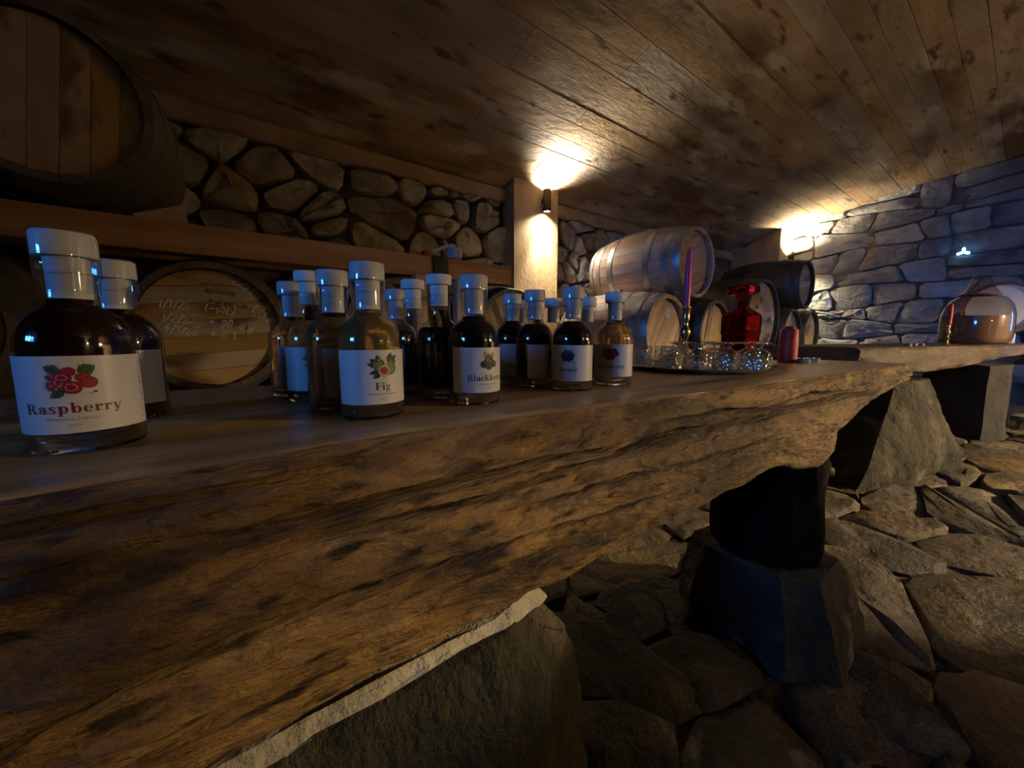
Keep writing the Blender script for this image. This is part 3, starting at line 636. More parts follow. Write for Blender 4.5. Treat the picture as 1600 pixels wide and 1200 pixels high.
# chalk writing on the barrel head
GL = {'1': [[(.1, .7), (.3, 1), (.25, 0)]], '2': [[(.05, .75), (.2, 1), (.42, .85), (.35, .5), (.0, .02), (.5, .05)]], '5': [[(.5, 1), (.12, .98), (.08, .55), (.4, .55), (.42, .12), (.05, .02)]],
      '0': [[(.25, 1), (.05, .6), (.15, .05), (.4, .1), (.48, .6), (.25, 1)]], '6': [[(.45, 1), (.1, .6), (.05, .15), (.3, 0), (.5, .2), (.35, .48), (.08, .35)]], '3': [[(.05, .95), (.4, .95), (.18, .58), (.45, .35), (.3, .02), (.0, .1)]],
      '4': [[(.3, 1), (.05, .4), (.5, .42)], [(.4, .7), (.35, 0)]], '/': [[(.35, 1.05), (.1, -.1)]], '(': [[(.3, 1.1), (.12, .5), (.3, -.1)]], ')': [[(.1, 1.1), (.3, .5), (.1, -.1)]], '-': [[(.1, .5), (.45, .5)]], '+': [[(.1, .5), (.5, .5)], [(.3, .75), (.3, .25)]],
      'L': [[(.15, 1), (.1, .05), (.45, .08)]], 'A': [[(.0, 0), (.22, 1), (.45, 0)], [(.1, .4), (.38, .4)]], 'c': [[(.4, .5), (.15, .5), (.1, .1), (.4, .05)]], 'm': [[(.05, 0), (.1, .5), (.28, .45), (.25, .05), (.3, .5), (.48, .45), (.45, 0)]], 'y': [[(.05, .5), (.2, .1)], [(.42, .5), (.1, -.4)]],
      'o': [[(.25, .5), (.06, .25), (.25, 0), (.42, .25), (.25, .5)]], 'n': [[(.05, 0), (.08, .5), (.35, .45), (.38, 0)]], 'e': [[(.08, .25), (.4, .28), (.25, .5), (.06, .2), (.38, .04)]], 'a': [[(.4, .5), (.12, .4), (.12, .05), (.4, .2), (.4, .5), (.45, 0)]], 'k': [[(.1, .7), (.1, 0)], [(.4, .5), (.12, .25), (.42, 0)]], 'i': [[(.2, .5), (.2, 0)]], ' ': []}
def chalk(txt, x, z, h, ang, wid, mat, par, name='chalk_line'):
    mb = MB(); px = 0; ca, sa = math.cos(ang), math.sin(ang); rg = random.Random(len(txt)*7+int(z*1000)); wid *= 1.35
    for ch in txt:
        jy = rg.uniform(-.12, .12); js = rg.uniform(.85, 1.15)
        for st in GL[ch]:
            st = [((a*js+b*.22+rg.uniform(-.03, .03)), b*js+jy+rg.uniform(-.03, .03)) for a, b in st]
            for (p, q) in zip(st, st[1:]):
                p = Vector(((px+p[0])*h, p[1]*h)); q = Vector(((px+q[0])*h, q[1]*h)); d = (q-p); l = d.length
                if l < 1e-6: continue
                d /= l; n = Vector((-d.y, d.x))*wid/2; e = d*wid*.4; quad = [p-n-e, q-n+e, q+n+e, p+n-e]
                mb.add([(x+a.x*ca-a.y*sa, .0425, z+a.x*sa+a.y*ca) for a in quad], [(0, 1, 2, 3)])
        px += .62 if ch not in '/(1i' else .45
    put(name, mb.mesh(name, mat, 0), par, (0, 0, .345))
chalk('1/1/25  (-10L)', -.185, .088, .036, -.10, .0042, 'chalk', chb)
chalk('1/2/25  + 20 cmyo', -.18, .030, .036, -.13, .0038, 'chalk', chb)
chalk('4/3/25  + 6 L', -.175, -.020, .034, -.12, .0038, 'chalk', chb)
chalk('2021', .075, .208, .04, -.62, .0045, 'chalk', chb)
chalk('63', .135, .055, .062, -.12, .005, 'chalk', chb)
chalk('A(', .205, .035, .036, -.55, .0042, 'chalk', chb)
chalk('oanena', -.035, .19, .026, -.06, .004, 'chalkfaint', chb)
chalk('manenam', -.02, .158, .026, -.10, .004, 'chalkfaint', chb)
chalk('i  ananae naki', -.06, .118, .026, -.14, .004, 'chalkfaint', chb)

# racks
def beamvf(x0, y0, z0, x1, y1, z1, bev=.006): return box(x0, y0, z0, x1, y1, z1, bev)
t = thing('barrel_rack', (0, 2.2, 0), 'pine beam rack along the stone wall carrying the dark upper barrel', 'rack')
def part(name, vf, mat, t, smooth=35):
    ox, oy, oz = t.location; v, f = vf; return put(name, MB().add([(a-ox, b-oy, c-oz) for a, b, c in v], f).mesh(name, mat, smooth), t)
part('beam', beamvf(-1.6, 2.2, 1.192, 1.645, 2.31, 1.318), 'beamwood', t)
part('strap_plate', box(1.052, 2.186, 1.0, 1.150, 2.1985, 1.321, .001), 'black', t)
t = thing('rear_beam', (0, 2.85, 0), 'rear pine beam behind the front beam, under the dark upper barrel', 'beam')
part('timber', beamvf(-1.6, 2.78, 1.240, 1.645, 2.92, 1.330), 'beamwood', t)
t = thing('barrel_rails', (0, 2.6, 0), 'low timber rails carrying the lower barrels under the beam', 'rack')
part('lower_rail', beamvf(-1.6, 2.36, .42, 2.1, 2.48, .531), 'beamwood', t); part('lower_rail', beamvf(-1.6, 2.84, .42, 2.1, 2.96, .531), 'beamwood', t)
for x in (-1.4, .4, 2.0): part('rail_block', beamvf(x-.06, 2.36, 0, x+.06, 2.96, .42), 'beamwood', t)
t = thing('barrel_rack', (4.5, 1.72, 0), 'low timber rails under the stacked barrels at the far side', 'rack')
part('lower_rail', beamvf(2.4, 1.87, .42, 6.7, 1.99, .53), 'beamwood', t); part('lower_rail', beamvf(2.4, 2.37, .42, 6.7, 2.49, .53), 'beamwood', t)
for x in (2.5, 3.9, 5.3, 6.6): part('rail_block', beamvf(x-.06, 1.87, 0, x+.06, 2.49, .42), 'beamwood', t)
for (x0, x1, y0, y1, lb) in ((.905, .975, 2.118, 2.180, 'slim pine post under the beam, left of the black strap'), (1.17, 1.25, 2.118, 2.180, 'slim pine post under the beam, right of the black strap'), (-1.55, -1.43, 2.2, 2.31, 'pine post under the outer end of the long beam')):
    t = thing('timber_post', ((x0+x1)/2, (y0+y1)/2, 0), lb, 'post', 'pine posts under the barrel beam'); part('timber', beamvf(x0, y0, 0, x1, y1, 1.19), 'beamwood', t)
# wedge under the upper barrel
w_ = MB().add([(-.25, 2.21, 1.3185), (-.085, 2.21, 1.3185), (-.085, 2.33, 1.3185), (-.25, 2.33, 1.3185), (-.25, 2.21, 1.33), (-.085, 2.21, 1.395), (-.085, 2.33, 1.395), (-.25, 2.33, 1.33)], [(3, 2, 1, 0), (4, 5, 6, 7), (0, 1, 5, 4), (1, 2, 6, 5), (2, 3, 7, 6), (3, 0, 4, 7)])
tag(put('wooden_wedge', w_.mesh('wooden_wedge', 'beamwood', 0)), 'pine wedge chocking the upper dark barrel on the beam', 'wedge', None, 'thing')
# white scoop with red tip on the beam
t = thing('white_funnel', (1.165, 2.249, 1.3185), 'white plastic cup with bent spout and red tip on the beam', 'funnel')
cup = lathe([(0, .002), (.030, .002), (.045, .012), (.047, .05), (.042, .075), (.030, .083), (0, .085)], 24)
put('cup', MB().add(*xf(cup, Matrix.Translation((.065, 0, 0)))).mesh('cup', 'whiteplastic'), t)
put('spout', MB().add(*tube([(.08, 0, .075), (.05, 0, .088), (.0, 0, .078), (-.06, 0, .05), (-.115, 0, .024)], [.014, .0135, .012, .011, .010], 10)).mesh('spout', 'whiteplastic', 60), t)
put('red_tip', MB().add(*box(-.155, -.022, .001, -.095, .022, .036, .008)).mesh('red_tip', 'redplastic'), t)

# ------------------------------------------------------------------ printing: serif letters
def rect(x0, y0, x1, y1): return [[(x0, y0), (x1, y0), (x1, y1), (x0, y1)]]
def quad(*p): return [list(p)]
def ring(cx, cy, rx, ry, tx, ty, a0=0, a1=360, n=14):
    out = []
    for k in range(n):
        p, q = R_(a0+(a1-a0)*k/n), R_(a0+(a1-a0)*(k+1)/n)
        out.append([(cx+rx*math.cos(p), cy+ry*math.sin(p)), (cx+rx*math.cos(q), cy+ry*math.sin(q)), (cx+(rx-tx)*math.cos(q), cy+(ry-ty)*math.sin(q)), (cx+(rx-tx)*math.cos(p), cy+(ry-ty)*math.sin(p))])
    return out
def dot(cx, cy, r, n=10): return [[(cx+r*math.cos(2*math.pi*k/n), cy+r*math.sin(2*math.pi*k/n)) for k in range(n)]]
S_ = .04
bowl = lambda cx: ring(cx, .23, .20, .24, .125, .04)
stem = lambda x, y0, y1: rect(x, y0, x+.13, y1)
GLY = {
 'F': (.56, stem(.08, 0, .68)+rect(0, .64, .5, .68)+rect(.46, .49, .5, .68)+rect(.21, .33, .38, .37)+rect(.355, .25, .39, .45)+rect(0, 0, .31, S_)),
 'i': (.29, stem(.06, 0, .46)+rect(0, .42, .1, .46)+rect(0, 0, .25, S_)+dot(.125, .61, .08)),
 'l': (.29, stem(.06, 0, .70)+rect(0, .66, .1, .70)+rect(0, 0, .25, S_)),
 'g': (.50, ring(.2, .31, .18, .155, .10, .04)+ring(.21, -.08, .20, .12, .06, .05)+rect(.33, .41, .47, .45)+quad((.06, .0), (.3, .0), (.33, .09), (.1, .16))),
 'R': (.70, stem(.08, 0, .68)+rect(0, .64, .3, .68)+rect(0, 0, .29, S_)+rect(.2, .33, .33, .37)+ring(.29, .505, .235, .175, .125, .04, -90, 90)+quad((.27, .35), (.41, .36), (.66, 0), (.50, 0))+rect(.5, 0, .72, S_)),
 'B': (.66, stem(.08, 0, .68)+rect(0, .64, .33, .68)+rect(0, 0, .35, S_)+rect(.2, .34, .33, .38)+ring(.30, .51, .21, .17, .12, .04, -90, 90)+ring(.32, .19, .26, .19, .135, .04, -90, 90)),
 'A': (.70, quad((.30, .70), (.36, .70), (.11, 0), (.06, 0))+quad((.27, .70), (.40, .70), (.66, 0), (.50, 0))+rect(.15, .2, .5, .24)+rect(0, 0, .2, S_)+rect(.42, 0, .72, S_)),
 'G': (.72, ring(.36, .34, .35, .355, .15, .045, 42, 318)+stem(.52, .02, .3)+rect(.43, .27, .72, .31)+quad((.56, .48), (.62, .48), (.62, .69), (.59, .69))),
 'a': (.49, ring(.2, .135, .18, .145, .11, .04)+stem(.27, 0, .33)+ring(.21, .32, .19, .15, .12, .045, 0, 160)+dot(.085, .35, .06)+rect(.3, 0, .48, S_)),
 's': (.41, ring(.19, .345, .165, .125, .10, .045, 30, 230)+ring(.19, .12, .18, .13, .10, .045, -150, 50)+quad((.06, .31), (.12, .39), (.35, .17), (.28, .08))+rect(.31, .32, .345, .46)+rect(.02, 0, .055, .15)),
 'p': (.56, stem(.07, -.2, .46)+rect(0, .42, .1, .46)+rect(0, -.2, .27, -.16)+bowl(.31)),
 'b': (.56, stem(.07, 0, .70)+rect(0, .66, .1, .70)+bowl(.31)),
 'e': (.47, ring(.23, .23, .215, .24, .125, .04, 0, 320)+rect(.1, .23, .44, .27)),
 'r': (.42, stem(.07, 0, .46)+rect(0, .42, .1, .46)+rect(0, 0, .28, S_)+dot(.345, .385, .075)+ring(.31, .33, .15, .13, .05, .05, 60, 180)),
 'y': (.52, quad((.03, .46), (.17, .46), (.31, .03), (.24, -.06))+quad((.42, .46), (.46, .46), (.24, -.18), (.19, -.18))+dot(.14, -.15, .065)+rect(0, .42, .21, .46)+rect(.34, .42, .52, .46)),
 'c': (.43, ring(.23, .23, .215, .24, .125, .04, 45, 320)+dot(.34, .36, .065)),
 'k': (.57, stem(.07, 0, .70)+rect(0, .66, .1, .70)+rect(0, 0, .26, S_)+quad((.42, .46), (.47, .46), (.22, .18), (.18, .20))+quad((.22, .26), (.34, .33), (.55, 0), (.40, 0))+rect(.33, .42, .53, .46)+rect(.36, 0, .58, S_)),
 'o': (.48, ring(.23, .23, .22, .24, .125, .04)),
 'n': (.56, stem(.07, 0, .46)+rect(0, .42, .1, .46)+rect(0, 0, .25, S_)+stem(.35, 0, .30)+ring(.31, .28, .17, .18, .12, .06, 0, 150)+rect(.29, 0, .54, S_)),
}
def serif(txt, em):
    x = 0; out = []
    for ch in txt:
        w, ps = GLY[ch]
        out += [[((x+a)*em, b*em) for a, b in p] for p in ps]; x += w+.035
    wd = (x-.035)*em
    return [[(a-wd/2, b) for a, b in p] for p in out], wd
_tx = {}
def sans(txt, size):
    if txt not in _tx:
        cu = bpy.data.curves.new('t', 'FONT'); cu.body = txt; cu.size = 1; cu.align_x = 'CENTER'; cu.resolution_u = 2
        o = bpy.data.objects.new('t', cu); COL.objects.link(o); dg = bpy.context.evaluated_depsgraph_get()
        me = bpy.data.meshes.new_from_object(o.evaluated_get(dg)); _tx[txt] = [[(me.vertices[i].co.x, me.vertices[i].co.y) for i in p.vertices] for p in me.polygons]
        bpy.data.objects.remove(o); bpy.data.curves.remove(cu); bpy.data.meshes.remove(me)
    return [[(a*size, b*size) for a, b in p] for p in _tx[txt]]
BR = .0345                                   # bottle radius
def wrap(mb, polys, v0, r, mi, u0=0.0):
    for p in polys:
        # keep facing outwards
        ar = sum(p[i][0]*p[(i+1) % len(p)][1]-p[(i+1) % len(p)][0]*p[i][1] for i in range(len(p)))
        if ar < 0: p = p[::-1]
        mb.add([(r*math.cos((a+u0)/BR), r*math.sin((a+u0)/BR), v0+b) for a, b in p], [tuple(range(len(p)))], mi)
def ell(cx, cy, rx, ry, ang=0, n=16): 
    c, s = math.cos(ang), math.sin(ang); return [[(cx+rx*math.cos(t)*c-ry*math.sin(t)*s, cy+rx*math.cos(t)*s+ry*math.sin(t)*c) for t in [2*math.pi*k/n for k in range(n)]]]
def leafp(cx, cy, l, w, ang, n=7, tooth=0.0):
    up = [(l*k/n, w*math.sin(math.pi*(k/n)**.8)*(1+tooth*(1 if k % 2 else -1))) for k in range(n+1)]; dn = [(a, -b) for a, b in up[1:-1][::-1]]
    c, s = math.cos(ang), math.sin(ang); return [[(cx+a*c-b*s, cy+a*s+b*c) for a, b in up+dn]]
ARTM = ['ink', 'leaf', 'leafdk', 'leafyl', 'rasp', 'raspdk', 'rasplt', 'figg', 'figdk', 'figlt', 'figrim', 'figred', 'blk', 'blk2', 'goose', 'gooselt']
AI = {k: i for i, k in enumerate(ARTM)}
def art(kind):
    """list of (polys, material) in mm, centred, painted back to front"""
    L = []; rg = random.Random(4)
    def add(p, m): L.append((p, m))
    if kind == 'Raspberry':
        for (x, y, l, w, a) in ((-4, 6, 10, 3.6, 2.7), (5, 5, 11, 4.6, .5), (-3, -8, 10, 3.2, 3.75), (-5, 1, 8, 3, 2.9)):
            add(leafp(x, y, l, w, a, 9, .12), 'leaf'); add(leafp(x, y, l*.8, w*.45, a+.05), 'leafdk'); add(leafp(x, y, l*.95, .18, a), 'figlt')
        add(quad((-2, 9), (-4, 12), (-5.5, 12.6), (-3.8, 11.6)), 'leafdk')
        for (x, y, rx, ry, hollow) in ((0, 6, 4.2, 3.6, 0), (7.5, 1.5, 4.4, 3.6, 0), (-7, 1, 4, 3.6, 0), (-3, 1.5, 4.8, 4, 1), (10, -2.5, 5, 4.6, 0), (-8, -4, 4, 4.6, 0), (1.5, -6, 5.2, 5, 1)):
            add(ell(x, y, rx, ry), 'raspdk')
            for k in range(16):
                a = k*2.4; q = .85*math.sqrt(k/16); add(ell(x+rx*q*math.cos(a), y+ry*q*math.sin(a), rx*.2, ry*.2, 0, 8), rg.choice(['rasp', 'rasp', 'rasplt' if x < -4 else 'rasp']))
            if hollow: add(ell(x-.6, y+.2, rx*.66, ry*.58), 'rasplt'); add(ell(x-.6, y+.1, rx*.46, ry*.40), 'raspdk')
        add(ell(13, -10, .9, .8), 'raspdk'); add(ell(10.6, -11, .4, .4), 'rasp')
    elif kind == 'Fig':
        for (x, y, l, w, a) in ((-4, 1, 12, 3.4, 2.45), (-4, 0, 13, 2.8, 2.9), (-4, 3, 10, 3, 1.8), (-4, -5, 11, 2.4, 3.4), (-3, -8, 9, 2.6, 3.7), (6, 4, 12, 3.4, 1.25), (8, 4, 12, 3.2, .75), (9, 3, 8, 2.6, .3)):
            add(leafp(x, y, l, w, a), 'leafdk')
        for (x, y, s, a) in ((-4, 1.5, 1.0, -.45), (9, -2.0, 1.05, -.1)):
            add(ell(x, y, 6.4*s, 6.9*s), 'figdk'); add(leafp(x-1.2*math.sin(a)*-1, y+3*s, 7*s, 1.6, 1.57+a*.6), 'figg'); add(ell(x-1.2, y+.6, 4.9*s, 5.7*s, a), 'figg')
            for k in range(4): add(leafp(x-3.4+k*1.5, y-3.6*s, 8*s, .35, 1.4+k*.12), 'figlt')
        add(ell(1.5, -5, 6.6, 6.6), 'figdk'); add(ell(1.3, -4.8, 6.2, 6.2), 'figrim'); add(leafp(2.6, -.5, 4.2, 1.9, 1.2), 'figrim'); add(ell(1.2, -4.9, 4.9, 4.7), 'figred'); add(ell(.8, -4.9, 1.5, 1.2), 'raspdk')
        for k in range(14): a = k*2.4; add(ell(1.2+3.9*math.sqrt(k/14)*math.cos(a), -4.9+3.7*math.sqrt(k/14)*math.sin(a), .35, .35, 0, 6), 'raspdk')
    elif kind == 'Blackberry':
        add(leafp(-3, 4, 10, 3.2, 2.0), 'leafyl'); add(leafp(3, 4, 10, 3.2, 1.1), 'leafyl'); add(leafp(0, 3, 8, 2, 1.6), 'figg')
        for (x, y, r) in ((-8, -4, 4.6), (8, -3.6, 4.6), (0, 0, 7.2), (0, -6, 5.4)):
            add(ell(x, y, r, r), 'blk')
            for k in range(18): a = k*2.4; q = .86*math.sqrt(k/18); add(ell(x+r*q*math.cos(a), y+r*q*math.sin(a), r*.17, r*.17, 0, 8), 'blk2')
    elif kind == 'Aronia':
        for k in range(9): add(leafp(0, -2, 13+1.5*(k % 2), 3, .12+k*.36, 7, .08), 'leafdk' if k % 2 else 'leaf')
        for k in range(15):
            a = k*2.4; q = 8*math.sqrt(k/15); x, y = q*math.cos(a), -3.5+q*.62*math.sin(a); add(ell(x, y, 2.7, 2.6, 0, 12), 'blk'); add(ell(x-.7, y+.7, .8, .7, 0, 8), 'blk2')
        add(leafp(8, -10, 4, .9, .2), 'leafdk'); add(ell(5, -11.5, .7, .7), 'blk')
    else:
        for (x, y, l, w, a) in ((-9, 5, 7, 3, 1.9), (-4, 5, 6, 2.4, 1.4), (5, 5, 7, 2.6, 1.2), (8, 5, 6, 2.2, .9), (0, 5, 6, 2, 1.6)): add(leafp(x, y, l, w, a), 'leafdk')
        for (x, y, r) in ((-9, 0, 5.6), (-3, -5, 5), (3.5, -4.5, 5.6), (-3, 1, 5), (4, 2, 5), (10, 1, 5.8)):
            add(ell(x, y, r, r), 'raspdk'); add(ell(x-.3, y+.3, r*.86, r*.86), 'goose'); add(ell(x-1, y+1.4, r*.4, r*.36), 'gooselt'); add(ell(x-1, y+1.4, r*.30, r*.26), 'goose')
    return L
LBH, LBW = .058, math.radians(86)*BR          # label height, half width
LM = {}
def label_parts(kind):
    if kind in LM: return LM[kind]
    r = BR+.0003; n = 40; v = []; f = []; hw = LBW/BR
    for rr in (r, r-.00025):
        for z in (0, LBH):
            for i in range(n+1): a = -hw+2*hw*i/n; v.append((rr*math.cos(a), rr*math.sin(a), z))
    m = n+1
    for i in range(n): f += [(i, i+1, m+i+1, m+i), (2*m+i, 3*m+i, 3*m+i+1, 2*m+i+1), (i, 2*m+i, 2*m+i+1, i+1), (m+i, m+i+1, 3*m+i+1, 3*m+i)]
    f += [(0, m, 3*m, 2*m), (n, 2*m+n, 3*m+n, m+n)]
    d = {'label': MB().add(v, f).mesh('label', 'paper', 40)}
    ti = MB(); tcol = 'inkred' if kind == 'Raspberry' else 'ink'
    em = dict(Raspberry=.0112, Fig=.0118, Blackberry=.0112, Aronia=.0102, Gooseberry=.0104)[kind]
    p, wd = serif(kind, em); wrap(ti, p, .0155, r+.00022, 0); d['title_text'] = ti.mesh('title_text', tcol, 0)
    su = MB(); wrap(su, sans('Premium Liqueur', .0042), .0098, r+.00018, 0); wrap(su, sans('2024', .0036), .0048, r+.00018, 0); d['small_text'] = su.mesh('small_text', 'grey', 0)
    ar = MB(); k0 = 0
    for (ps, mname) in art(kind):
        k0 += 1; wrap(ar, [[(a*.00098, b*.00098) for a, b in q] for q in ps], .0405, r+.00020+k0*.0000042, AI[mname])
    if kind == 'Raspberry':
        rg = random.Random(9)
        for k in range(11):
            z = -.036+k*.0047+rg.uniform(-.001, .001); h = rg.uniform(.0008, .0022); wrap(ar, rect(.0455, z, .0463+rg.uniform(0, .0008), z+h), .0405, r+.0003, AI['raspdk'])
    d['fruit_picture'] = ar.mesh('fruit_picture', ARTM, 0)
    LM[kind] = d; return d
# bottle shapes
PROF = [(.0300, .0002), (.0335, .0012), (.0345, .004), (.0345, .080), (.0341, .086), (.0331, .0917), (.0312, .097), (.0283, .102), (.0246, .1062), (.0208, .1092), (.0180, .1115), (.0163, .1145), (.0154, .119), (.0151, .125), (.0151, .1385)]
def bottle_shell():
    return MB().add(*lathe([(0, .0136), (.022, .0137), (.029, .0138)]+[(r, z) for r, z in PROF[2:]], 44)).mesh('glass_body', 'bottleglass', 180)
def liquid(level, mat):
    key = (level, mat)
    if key not in LQ:
        z0 = .0150; P = [(0, z0), (.026, z0), (.0308, z0+.0015), (.0322, z0+.004)]
        for (r, z) in PROF:
            if z > z0+.006 and z < level: P.append((r-.0020, z))
        rl = np.interp(level, [p[1] for p in PROF], [p[0] for p in PROF])-.0020
        P += [(rl, level), (rl*.8, level-.0006), (0, level-.0006)]
        LQ[key] = MB().add(*lathe(P, 44)).mesh('liquid', mat, 50)
    return LQ[key]
LQ = {}
SHELL = bottle_shell()
BASE = MB().add(*lathe([(0, .0014), (.020, .0008), (.0300, .0002), (.0335, .0012), (.0343, .004), (.0343, .0110), (.0328, .0130), (.027, .0134), (0, .0115)], 44)).mesh('glass_base', 'glass', 50)
LIP = MB().add(*lathe([(.0130, .1375), (.0170, .1372), (.0182, .1386), (.0182, .1470), (.0170, .1484), (.0130, .1484)], 40)).mesh('lip', 'bottleglass', 50)
STOP = MB().add(*lathe([(0, .118), (.0125, .118), (.0128, .1495), (.0176, .1500), (.0182, .1510), (.0182, .1665), (.0172, .1682), (0, .1684)], 40)).mesh('stopper', 'stopper', 40)
STOPUP = MB().add(*lathe([(0, .132), (.0125, .132), (.0128, .1615), (.0176, .1620), (.0182, .1630), (.0182, .1745), (.0172, .1760), (0, .1762)], 40)).mesh('stopper', 'stopper', 40)
SHANK = MB().add(*lathe([(0, .122), (.0133, .1225), (.0137, .1365), (.0138, .1485), (.0, .1486)], 32)).mesh('seal_ring', 'stopper', 40)
CAPS = MB().add(*lathe([(.0166, .122), (.0168, .130), (.0186, .137), (.0188, .150), (.0187, .1675), (.0178, .1694), (0, .1697)], 40)).mesh('capsule', 'film', 60)
def bottle(x, y, fruit, off, liq, level, label, capsule=True, raised=False, stop='stopper', printed=True, hide_label=False):
    az = math.atan2(-y, -x)+R_(off)
    t = thing('liqueur_bottle', (x, y, TZ+.0008), label, 'bottle', 'liqueur bottles on the log table', az)
    put('glass_body', SHELL, t); put('glass_base', BASE, t); put('lip', LIP, t); put('liquid', liquid(level, liq), t)
    put('stopper', STOPUP if raised else STOP, t)
    if capsule and not raised: put('capsule', CAPS, t)
    d = label_parts(fruit); lb = put('label', d['label'], t, (0, 0, .0165))
    for k in ('fruit_picture', 'title_text', 'small_text'): put(k, d[k], lb)
    return t
bottle(-.093, .459, 'Raspberry', -12, 'ruby_l', .117, 'nearest bottle, dark red raspberry liqueur under clear capsule')
bottle(-.088, .596, 'Raspberry', -28, 'ruby_l', .112, 'raspberry bottle hidden behind the nearest raspberry one', stop='cork')
bottle(.133, .444, 'Fig', 20, 'amber', .117, 'amber fig liqueur bottle in front, whole fig label showing')
bottle(.088, .670, 'Fig', 48, 'amber', .112, 'amber fig bottle farthest from the camera, at the end of the fig row')
bottle(.101, .600, 'Fig', 4, 'amber', .110, 'amber fig bottle with raised bare stopper, second from row end', raised=True)
bottle(.114, .523, 'Fig', 62, 'amber', .112, 'amber fig bottle directly behind the front fig bottle, label turned away')
bottle(.246, .663, 'Blackberry', 170, 'black_l', .098, 'dark bottle with capsule at the back, just right of front fig bottle')
bottle(.247, .591, 'Blackberry', 178, 'black_l', .078, 'part emptied dark bottle with raised stopper beside the fig row', raised=True)
bottle(.257, .5195, 'Blackberry', 165, 'black_l', .102, 'dark bottle with raised stopper just behind the front blackberry bottle', raised=True)
bottle(.272, .448, 'Blackberry', 33, 'black_l', .115, 'blackberry liqueur bottle in front with yellow green leaf print')
bottle(.400, .662, 'Blackberry', 175, 'black_l', .070, 'pale stoppered bottle at back between the two blackberry labels', capsule=False)
bottle(.452, .602, 'Blackberry', 30, 'black_l', .117, 'second blackberry bottle with bluish label, its name cut to Bla')
bottle(.546, .692, 'Aronia', 175, 'black_l', .070, 'farthest back bottle behind the second blackberry bottle')
bottle(.449, .531, 'Aronia', 66, 'black_l', .110, 'dark bottle with blank label side, left of the aronia bottle')
bottle(.573, .616, 'Aronia', 175, 'black_l', .070, 'back row bottle behind the aronia bottle', capsule=False)
bottle(.471, .459, 'Aronia', -12, 'black_l', .113, 'aronia liqueur bottle with black berries on its label')
bottle(.609, .552, 'Gooseberry', 178, 'ruby_l', .050, 'mostly empty clear bottle between aronia and gooseberry bottles', capsule=False)
bottle(.584, .462, 'Gooseberry', -10, 'orange', .113, 'orange gooseberry liqueur bottle at the tray end of the row', capsule=False)

# ------------------------------------------------------------------ tray and glasses
t = tag(put('serving_tray', MB().add(*lathe([(0, .003), (.160, .003), (.176, .008), (.190, .012), (.192, .0105), (.178, .0055), (.162, .0005), (0, .0005)], 64)).mesh('serving_tray', 'silver', 40), None, (1.045, .535, TZ+.001)), 'round silver tray full of upturned glasses', 'tray', None, 'thing')
def cutmod(n, a_): return lambda a, z: 1+a_*(1 if int(round(a*n/(2*math.pi)*2+z*300)) % 2 else -1)
FOOT = [(.0, .0005), (.030, .0), (.0320, .002), (.0338, .012), (.0345, .024), (.0325, .035), (.0265, .044), (.0170, .050), (.0105, .054), (.0090, .058), (.0120, .062), (.026, .066), (.0285, .0675), (.0285, .0695), (.0, .071)]
CUPI = [(0, .040), (.020, .036), (.0285, .028), (.0300, .018), (.0280, .002), (0, .0012)]
cupm = MB().add(*lathe([(.0300, .0), (.0320, .002), (.0338, .010), (.0347, .018), (.0347, .026), (.0325, .035), (.0265, .044), (.0170, .050), (.0105, .054), (.0090, .058), (.0120, .062), (.026, .066), (.0285, .0675), (.0285, .0695), (.0, .071)], 40, mod=cutmod(20, .022)))
cupm.add(*[(w, [q[::-1] for q in z]) for w, z in [lathe([(.0300, .0), (.0290, .004), (.0310, .018), (.0300, .026), (.022, .036), (0, .040)], 40)]][0])
CUPM = cupm.mesh('cut_glass', 'cutglass', 24)
tm = MB().add(*lathe([(.0310, 0), (.0315, .003), (.0245, .056), (.0225, .060), (0, .0605)], 36, mod=lambda a, z: 1+.035*math.cos(12*a)))
tm.add(*[(w, [q[::-1] for q in z]) for w, z in [lathe([(.0310, 0), (.0285, .002), (.0220, .048), (0, .049)], 36)]][0])
TUM = tm.mesh('tumbler', 'cutglass', 40)
CL = [('inverted cut glass cup at tray front, nearest the fluted tumblers', .955, .494), ('inverted cut glass cup second along the tray front', 1.040, .462), ('inverted cut glass cup third along the tray front', 1.085, .408),
      ('inverted cut glass cup at the decanter end of the tray', 1.155, .455), ('inverted cut glass cup in the middle of the tray', 1.095, .515), ('inverted cut glass cup behind the fluted tumblers', 1.012, .575), ('inverted cut glass cup at tray back below the pink candle', 1.085, .610), ('inverted cut glass cup at the tray back before the decanter', 1.165, .560)]
for (lb, x, y) in CL: tag(put('cordial_glass', CUPM, None, (x, y, TZ+.0042)), lb, 'glass', 'upturned cut glasses on the tray', 'thing')
for (lb, x, y) in (('upturned fluted tumbler at the tray edge closest to gooseberry bottle', .895, .530), ('upturned fluted tumbler second from the gooseberry bottle', .940, .575), ('upturned fluted tumbler at tray back behind the other tumblers', .950, .650)):
    tag(put('shot_glass', TUM, None, (x, y, TZ+.0042)), lb, 'glass', 'upturned fluted tumblers on the tray', 'thing')
